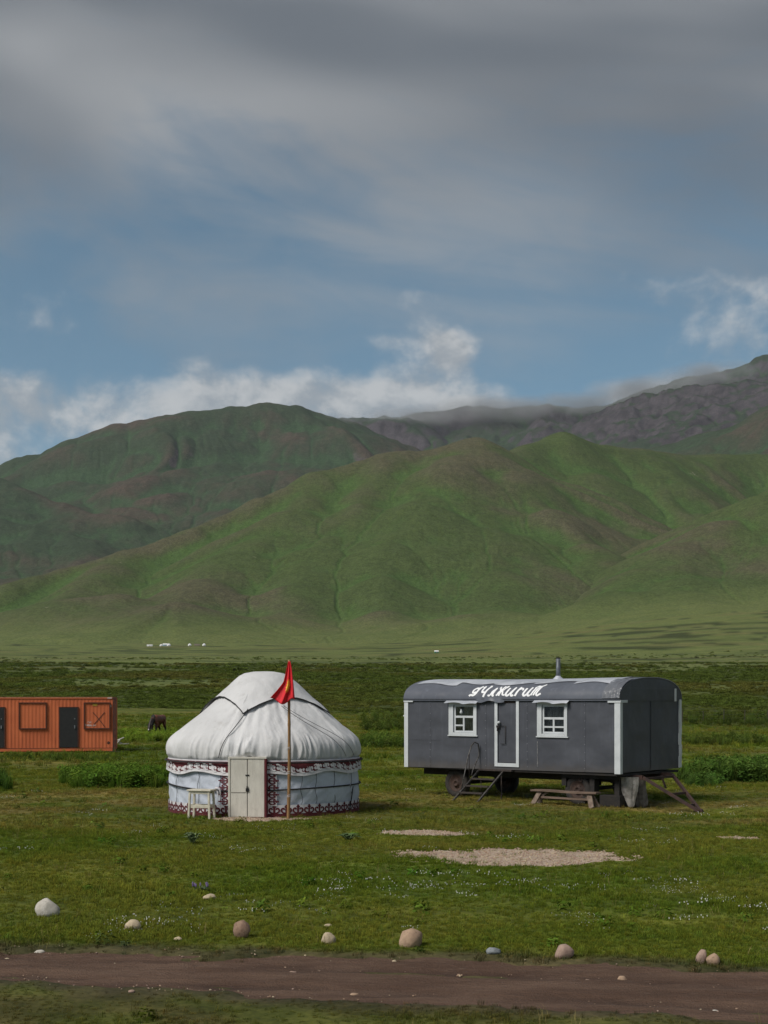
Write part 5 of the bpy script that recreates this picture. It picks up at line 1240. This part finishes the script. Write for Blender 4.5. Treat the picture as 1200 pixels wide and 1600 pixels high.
# ================================================================== grass, weeds, scrub (uncountable)
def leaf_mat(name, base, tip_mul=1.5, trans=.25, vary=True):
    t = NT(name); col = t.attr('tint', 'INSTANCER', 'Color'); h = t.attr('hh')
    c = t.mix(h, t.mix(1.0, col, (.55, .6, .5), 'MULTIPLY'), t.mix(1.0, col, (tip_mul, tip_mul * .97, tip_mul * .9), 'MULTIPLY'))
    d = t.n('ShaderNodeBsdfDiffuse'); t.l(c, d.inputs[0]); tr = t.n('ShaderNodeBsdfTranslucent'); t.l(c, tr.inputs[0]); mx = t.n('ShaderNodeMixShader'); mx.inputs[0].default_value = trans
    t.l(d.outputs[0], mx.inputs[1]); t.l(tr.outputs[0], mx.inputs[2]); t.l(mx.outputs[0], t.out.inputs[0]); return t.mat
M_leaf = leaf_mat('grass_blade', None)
def tuft(name, n, rad, hgt, wid, lean, seed, mat, stems=False):
    rg = random.Random(seed); V = []; Fq = []; hh = []
    for i in range(n):
        a = rg.uniform(0, 6.283); q = rad * math.sqrt(rg.random()); x, y = q * math.cos(a), q * math.sin(a); b = rg.uniform(0, 6.283); L = hgt * rg.uniform(.5, 1.1); l = lean * rg.uniform(.2, 1)
        dx, dy = math.cos(b), math.sin(b); wx, wy = -dy * wid / 2, dx * wid / 2; o = len(V)
        V += [(x - wx, y - wy, -.02), (x + wx, y + wy, -.02), (x + wx * .8 + dx * l * L * .35, y + wy * .8 + dy * l * L * .35, L * .6), (x - wx * .8 + dx * l * L * .35, y - wy * .8 + dy * l * L * .35, L * .6), (x + dx * l * L, y + dy * l * L, L * (1 - .25 * l))]
        Fq += [(o, o + 1, o + 2, o + 3), (o + 3, o + 2, o + 4)]; hh += [0, 0, .6, .6, 1]
    me = bpy.data.meshes.new(name); me.from_pydata(V, [], Fq); me.update(); a = me.attributes.new('hh', 'FLOAT', 'POINT'); a.data.foreach_set('value', hh); me.materials.append(mat)
    return bpy.data.objects.new(name, me)
def bush(name, n, rad, hgt, leaf, seed, mat):
    rg = random.Random(seed); V = []; Fq = []; hh = []
    for i in range(n):
        a = rg.uniform(0, 6.283); e = rg.random(); q = rad * (.35 + .65 * rg.random() ** .5) * math.sqrt(1 - e * e * .8); z = hgt * e * rg.uniform(.75, 1.05); x, y = q * math.cos(a), q * math.sin(a)
        nrm = Vector((x / rad + rg.uniform(-.6, .6), y / rad + rg.uniform(-.6, .6), .5 + e + rg.uniform(-.4, .4))).normalized(); s = leaf * rg.uniform(.6, 1.3)
        u = nrm.orthogonal().normalized(); w = nrm.cross(u); th = rg.uniform(0, 6.28); u, w = u * math.cos(th) + w * math.sin(th), w * math.cos(th) - u * math.sin(th)
        p = Vector((x, y, z)); o = len(V); V += [tuple(p - u * s), tuple(p - w * s * .45), tuple(p + u * s), tuple(p + w * s * .45)]; Fq.append((o, o + 1, o + 2, o + 3)); hh += [min(1, z / hgt)] * 4
    me = bpy.data.meshes.new(name); me.from_pydata(V, [], Fq); me.update(); a = me.attributes.new('hh', 'FLOAT', 'POINT'); a.data.foreach_set('value', hh); me.materials.append(mat)
    return bpy.data.objects.new(name, me)
def scatter(name, protos, X, Y, scl, tint, zoff=0, label=None, tilt=.12):
    n = len(X); col = bpy.data.collections.new(name + '_kinds')
    for p in protos: col.objects.link(p)
    Z = ground(X, Y) + zoff; me = bpy.data.meshes.new(name); me.vertices.add(n); me.vertices.foreach_set('co', np.stack([X, Y, Z], -1).astype(np.float32).ravel())
    rot = np.stack([RNG.normal(0, tilt, n), RNG.normal(0, tilt, n), RNG.uniform(0, 6.283, n)], -1)
    for an, arr, ty in (('rotn', rot, 'FLOAT_VECTOR'), ('tint', tint, 'FLOAT_VECTOR')):
        a = me.attributes.new(an, ty, 'POINT'); a.data.foreach_set('vector', arr.astype(np.float32).ravel())
    a = me.attributes.new('scl', 'FLOAT', 'POINT'); a.data.foreach_set('value', scl.astype(np.float32)); a = me.attributes.new('pick', 'INT', 'POINT'); a.data.foreach_set('value', RNG.integers(0, len(protos), n).astype(np.int32)); me.update()
    o = bpy.data.objects.new(name, me); C.objects.link(o); tag(o, label, kind='stuff')
    ng = bpy.data.node_groups.new(name + '_nodes', 'GeometryNodeTree'); ng.interface.new_socket('Geometry', in_out='INPUT', socket_type='NodeSocketGeometry'); ng.interface.new_socket('Geometry', in_out='OUTPUT', socket_type='NodeSocketGeometry')
    gi = ng.nodes.new('NodeGroupInput'); go = ng.nodes.new('NodeGroupOutput'); ip = ng.nodes.new('GeometryNodeInstanceOnPoints'); ci = ng.nodes.new('GeometryNodeCollectionInfo')
    ci.inputs['Collection'].default_value = col; ci.inputs['Separate Children'].default_value = True; ci.inputs['Reset Children'].default_value = True
    def at(nm, ty):
        x = ng.nodes.new('GeometryNodeInputNamedAttribute'); x.data_type = ty; x.inputs[0].default_value = nm; return x.outputs[0]
    ng.links.new(gi.outputs[0], ip.inputs['Points']); ng.links.new(ci.outputs[0], ip.inputs['Instance']); ip.inputs['Pick Instance'].default_value = True
    ng.links.new(at('pick', 'INT'), ip.inputs['Instance Index']); ng.links.new(at('rotn', 'FLOAT_VECTOR'), ip.inputs['Rotation']); ng.links.new(at('scl', 'FLOAT'), ip.inputs['Scale']); ng.links.new(ip.outputs[0], go.inputs[0])
    md = o.modifiers.new('scatter', 'NODES'); md.node_group = ng; return o
def cone_pts(n, r0, r1, half=19.5):
    r = np.sqrt(RNG.uniform(r0 * r0, r1 * r1, n)); t = np.radians(RNG.uniform(-half, half, n)); return r * np.sin(t), r * np.cos(t)
WX, WY = wag_world(WL / 2, WW / 2)
def keep_off(X, Y, grav=.0):
    k = road_t(X, Y) > .12 - .42 * RNG.random(len(X)) ** 2.2; k &= ~(np.abs(road_t(X, Y)) < .25) | (RNG.random(len(X)) < .6)
    k &= (patch_t(X, Y) > grav - .02) | (RNG.random(len(X)) < .05)
    k &= np.hypot(X + 3.03, Y - 36.1) > 2.42
    return k
def near_tint(X, Y, jit=.22):
    c = ground_colour(X, Y); v = 1 + RNG.normal(0, jit, len(X)); w = RNG.normal(0, .10, len(X)); c = c * (np.clip(v, .5, 1.7) * (1 + .25 * (RNG.random(len(X)) < .08)))[:, None]; c[:, 0] *= 1 + w; c[:, 2] *= 1 - w * .5; return np.clip(c, .004, .4)
def build_grass():
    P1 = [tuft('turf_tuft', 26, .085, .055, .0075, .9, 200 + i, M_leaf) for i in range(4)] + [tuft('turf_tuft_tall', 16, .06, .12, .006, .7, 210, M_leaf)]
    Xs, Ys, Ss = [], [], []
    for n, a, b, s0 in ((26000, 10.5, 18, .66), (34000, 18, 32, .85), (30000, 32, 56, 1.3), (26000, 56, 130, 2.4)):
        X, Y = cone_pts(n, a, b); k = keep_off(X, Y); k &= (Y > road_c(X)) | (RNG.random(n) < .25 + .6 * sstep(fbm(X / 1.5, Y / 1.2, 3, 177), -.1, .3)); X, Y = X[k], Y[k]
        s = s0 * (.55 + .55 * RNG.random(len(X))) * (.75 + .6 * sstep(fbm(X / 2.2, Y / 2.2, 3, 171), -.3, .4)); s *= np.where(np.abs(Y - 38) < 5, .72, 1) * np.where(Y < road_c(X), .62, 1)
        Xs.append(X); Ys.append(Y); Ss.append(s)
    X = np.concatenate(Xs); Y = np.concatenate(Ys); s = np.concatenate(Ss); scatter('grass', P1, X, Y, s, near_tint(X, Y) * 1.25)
    # tall weeds in their patches
    P2 = [tuft('weed_clump', 30, .20, .55, .022, .45, 220 + i, M_leaf) for i in range(3)] + [bush('nettle_clump', 110, .24, .55, .055, 230 + i, M_leaf) for i in range(2)]
    Xs, Ys, Ss, Ts = [], [], [], []
    for px0, px1, d0, d1, n, sc_, tint in ((96, 262, 44.8, 51, 950, .95, (.060, .105, .016)), (-60, 22, 43.5, 46.5, 220, 1.0, (.045, .080, .016)), (1058, 1330, 47.5, 54, 1500, 1.15, (.050, .088, .018)), (1050, 1330, 74, 86, 420, 1.0, (.060, .085, .018)), (560, 640, 72, 84, 420, 1.0, (.055, .085, .017)),
                                           (180, 300, 80, 97, 1300, .80, (.100, .145, .020)), (-40, 190, 60, 64.5, 250, .5, (.062, .09, .018)), (1065, 1130, 45, 47, 160, .75, (.055, .10, .022)), (1040, 1320, 108, 124, 350, 1.2, (.055, .078, .018)), (560, 640, 100, 124, 260, 1.1, (.055, .078, .018))):
        d = RNG.uniform(d0, d1, n); px = RNG.uniform(px0, px1, n); x = (px - 600) / F * d; q = np.minimum((px - px0) / (px1 - px0), (px1 - px) / (px1 - px0)) * 2
        e = sstep(q + .3 * perlin(x * .8, d * .5, 181), .0, .35) * sstep(fbm(x * .35, d * .25, 3, 183), -.45, -.1); k = RNG.random(n) < e; k &= np.hypot(x + 3.03, d - 36.1) > 2.6; k &= ~((x < -12.5) & (np.abs(d - 69.2) < 1.6))
        Xs.append(x[k]); Ys.append(d[k]); Ss.append(sc_ * (.55 + .6 * RNG.random(k.sum())) * (.6 + .4 * e[k])); Ts.append(1.25 * np.array(tint)[None, :] * (1 + RNG.normal(0, .22, (k.sum(), 1))) * (1 + RNG.normal(0, .07, (k.sum(), 3))))
    scatter('tall_weeds', P2, np.concatenate(Xs), np.concatenate(Ys), np.concatenate(Ss), np.clip(np.concatenate(Ts), .004, .4))
    # scattered small weeds in the turf
    X, Y = cone_pts(900, 11, 60); k = keep_off(X, Y); X, Y = X[k], Y[k]; k = fbm(X / 4, Y / 4, 2, 187) > .05; X, Y = X[k], Y[k]
    scatter('small_weeds', [bush('low_weed', 46, .12, .14, .035, 240 + i, M_leaf) for i in range(3)], X, Y, .5 + .7 * RNG.random(len(X)), near_tint(X, Y) * np.array([.8, 1.1, 1.0]))
    # dry seed stalks
    X, Y = cone_pts(2600, 11, 46); k = keep_off(X, Y) & (fbm(X / 3, Y / 3, 3, 189) > -.02); X, Y = X[k], Y[k]
    scatter('seed_stalks', [tuft('stalks', 6, .06, .16, .004, .5, 260 + i, M_leaf) for i in range(3)], X, Y, .5 + .8 * RNG.random(len(X)), np.array([.20, .165, .07]) * (1 + RNG.normal(0, .2, (len(X), 1))), tilt=.2)
    # scrub beyond the meadow
    P3 = [bush('scrub_mound', 150, .72, .40, .11, 250 + i, M_leaf) for i in range(4)]
    Xs, Ys, Ss = [], [], []
    for n, a, b, s0 in ((16000, 118, 200, .85), (26000, 200, 420, 1.25), (24000, 420, 1000, 2.1)):
        X, Y = cone_pts(n, a, b); sh = shrubby(X, Y); k = RNG.random(len(X)) < sh; X, Y = X[k], Y[k]
        clump = sstep(fbm(X / 9, Y / 14, 3, 191), -.35, .35); Xs.append(X); Ys.append(Y); Ss.append(s0 * (.45 + .55 * RNG.random(len(X))) * (.5 + .7 * clump))
    X = np.concatenate(Xs); Y = np.concatenate(Ys); s = np.concatenate(Ss); n = len(X)
    hue = fbm(X / 40, Y / 90, 3, 193)[:, None]; t_ = np.array([.066, .092, .020]) * (1 - sstep(hue, -.1, .35)) + np.array([.088, .090, .023]) * sstep(hue, -.1, .35)
    scatter('scrub', P3, X, Y, s, np.clip(t_ * (1 + RNG.normal(0, .28, (n, 1))), .005, .3), -.06)
build_grass()

def build_flowers():
    t = NT('white_petal'); M_fw = t.bsdf((.58, .58, .54), .8); rg = random.Random(5)
    def head(seed):
        mb = MB(); r_ = random.Random(seed)
        for i in range(11):
            x, y = r_.gauss(0, .09), r_.gauss(0, .09); z = .035 + r_.random() * .04; s = .0035 + .0035 * r_.random(); vs = [(x + s * math.cos(k * 1.257), y + s * math.sin(k * 1.257), z + r_.uniform(-.003, .003)) for k in range(5)]; mb.add(vs, [(0, 1, 2, 3, 4)]); mb.add([(x - s, y, z - .008), (x + s, y, z - .008), (x + s, y, z + .006), (x - s, y, z + .006)], [(0, 1, 2, 3)])
        me = mb.mesh('flower_heads'); me.materials.append(M_fw); return bpy.data.objects.new('flower_heads', me)
    X, Y = cone_pts(22000, 14.5, 48); k = keep_off(X, Y); X, Y = X[k], Y[k]
    w = sstep(fbm(X / 1.6, Y / 1.6, 3, 195), .18, .5) * .35 * sstep(Y, 14.8, 17)
    for px, row, sp, a in ((510, 1392, 1.0, .5), (640, 1385, 1.2, .4), (245, 1450, .5, .6), (1045, 1393, .55, 1.0), (730, 1378, .9, .5), (560, 1400, .6, .4), (1120, 1410, .9, .35), (800, 1372, 1.5, .3), (430, 1420, .5, .3), (640, 1450, .3, .3)):
        D = H * F / (row - HOR); x = (px - 600) / F * D; w = np.maximum(w, a * np.exp(-(((X - x) / sp)**2 + ((Y - D) / (sp * 1.3))**2)))
    k = RNG.random(len(X)) < w * .32; X, Y = X[k], Y[k]; scatter('white_flowers', [head(i) for i in range(3)], X, Y, .7 + .6 * RNG.random(len(X)), np.ones((len(X), 3)), .0)
    # loose gravel on the bare patches and the road
    SMg = SM['cream']; pr_ = []
    for i in range(3): me = stone_mesh(50 + i, .022, .017, .011, .5, sub=1); me.materials.append((SM['cream'], SM['pink'], SM['tan'])[i]); pr_.append(bpy.data.objects.new('gravel_bit', me))
    Xs, Ys = [], []
    for cx, cy, a, b, tl in PATCH: n = int(900 * a * b); Xs.append(cx + a * RNG.uniform(-1.2, 1.2, n)); Ys.append(cy + b * RNG.uniform(-1.2, 1.2, n))
    X = np.concatenate(Xs); Y = np.concatenate(Ys); k = patch_t(X, Y) < .05; X, Y = X[k], Y[k]; n = 900; x2 = RNG.uniform(-7, 7, n); y2 = road_c(x2) + RNG.uniform(-1, 1, n) * 1.15; X = np.concatenate([X, x2]); Y = np.concatenate([Y, y2])
    s = .5 + .9 * RNG.random(len(X)) ** 2; s[-n:] *= .55; scatter('loose_gravel', pr_, X, Y, s, np.ones((len(X), 3)), .016, tilt=.3)
    # two plants one can pick out
    def plant(px, row, lab, leaf_c, n, rad, hgt, flower=None):
        D = H * F / (row - HOR); x = (px - 600) / F * D; root = empty('wild_plant', (x, D, gz(x, D))); tag(root, lab, 'plant'); m_ = simple(lab[:10] + '_leaf', leaf_c, tuple(v * .7 for v in leaf_c), 20, .8, .3); rg = random.Random(int(px))
        for i in range(n):
            a = i * 2.4; L = rad * rg.uniform(.7, 1.1); up = hgt * rg.uniform(.4, 1); w = L * .22; d = Vector((math.cos(a), math.sin(a), 0)); s = Vector((-d.y, d.x, 0)) * w
            MB().add([d * .02, d * L * .5 + s + Vector((0, 0, up * .9)), d * L + Vector((0, 0, up * .75)), d * L * .5 - s + Vector((0, 0, up * .9)), d * L * .5 + Vector((0, 0, up * .8))], [(0, 1, 4), (1, 2, 4), (2, 3, 4), (3, 0, 4)]).build('leaf', m_, root)
        if flower:
            mf = simple(lab[:10] + '_petal', flower)
            for i in range(9):
                x_, y_, z_ = rg.uniform(-.13, .13), rg.uniform(-.08, .08), hgt * rg.uniform(1.0, 1.35); MB().lathe([(0, -.03), (.010, -.02), (.013, .0), (.008, .02), (0, .025)], 7, M=Matrix.Translation((x_, y_, z_))).build('flower', mf, root); MB().tube([(x_ * .4, y_ * .4, 0), (x_, y_, z_)], .004, 4).build('stem', m_, root)
    plant(300, 1318, 'broad pale green thistle rosette on the grass before the yurt', (.13, .18, .07), 16, .26, .26)
    plant(315, 1393, 'low plant with mauve flowers behind the flat cream stone', (.05, .085, .03), 12, .17, .09, (.19, .14, .30))
    plant(545, 1312, 'dark leafy weed on the grass between yurt and gravel patch', (.07, .12, .03), 16, .30, .16)
build_flowers()

# ================================================================== the air
def build_ridge_cloud():  # cloud volumes clinging to the ridge, lying inside the haze box
    t = NT('ridge_cloud_volume'); v = t.coord('Object'); ln = t.n('ShaderNodeVectorMath', operation='LENGTH'); t.l(v, ln.inputs[0]); p = t.coord('Position')
    n_ = t.noise(p, .0042, 4, .55, .3); e = t.ramp(ln.outputs['Value'], 1.0, .25); d = t.m('MULTIPLY', t.m('MULTIPLY', e, t.ramp(n_, .34, .66)), .0075)
    pv = t.n('ShaderNodeVolumePrincipled'); pv.inputs['Color'].default_value = (.96, .97, .98, 1); t.l(d, pv.inputs['Density']); pv.inputs['Anisotropy'].default_value = .3; t.l(pv.outputs[0], t.out.inputs['Volume'])
    me = stone_mesh(1, 1, 1, 1, 0, 0, 3); me.name = 'ridge_cloud'; me.materials.append(t.mat)
    for px, row, D, sx, sy, sz_ in ((640, 655, 8250, 420, 260, 70), (760, 642, 8250, 480, 280, 95), (890, 634, 8250, 460, 280, 80), (1010, 610, 8250, 420, 280, 95), (1110, 590, 8250, 420, 300, 95), (535, 655, 6250, 110, 120, 40)):
        o = bpy.data.objects.new('ridge_cloud', me); C.objects.link(o); o.location = P(px, row, D); o.scale = (sx, sy, sz_); tag(o, kind='stuff')
build_ridge_cloud()
def build_haze():
    o = MB().box(-9700, 9700, -9700, 9900, -60, 2600).build('haze', None); t = NT('thin_air'); pv = t.n('ShaderNodeVolumePrincipled')
    pv.inputs['Color'].default_value = (.80, .90, 1.0, 1); pv.inputs['Density'].default_value = 1.9e-5; pv.inputs['Anisotropy'].default_value = .1
    t.l(pv.outputs[0], t.out.inputs['Volume']); o.data.materials.append(t.mat); tag(o, kind='stuff')
build_haze()
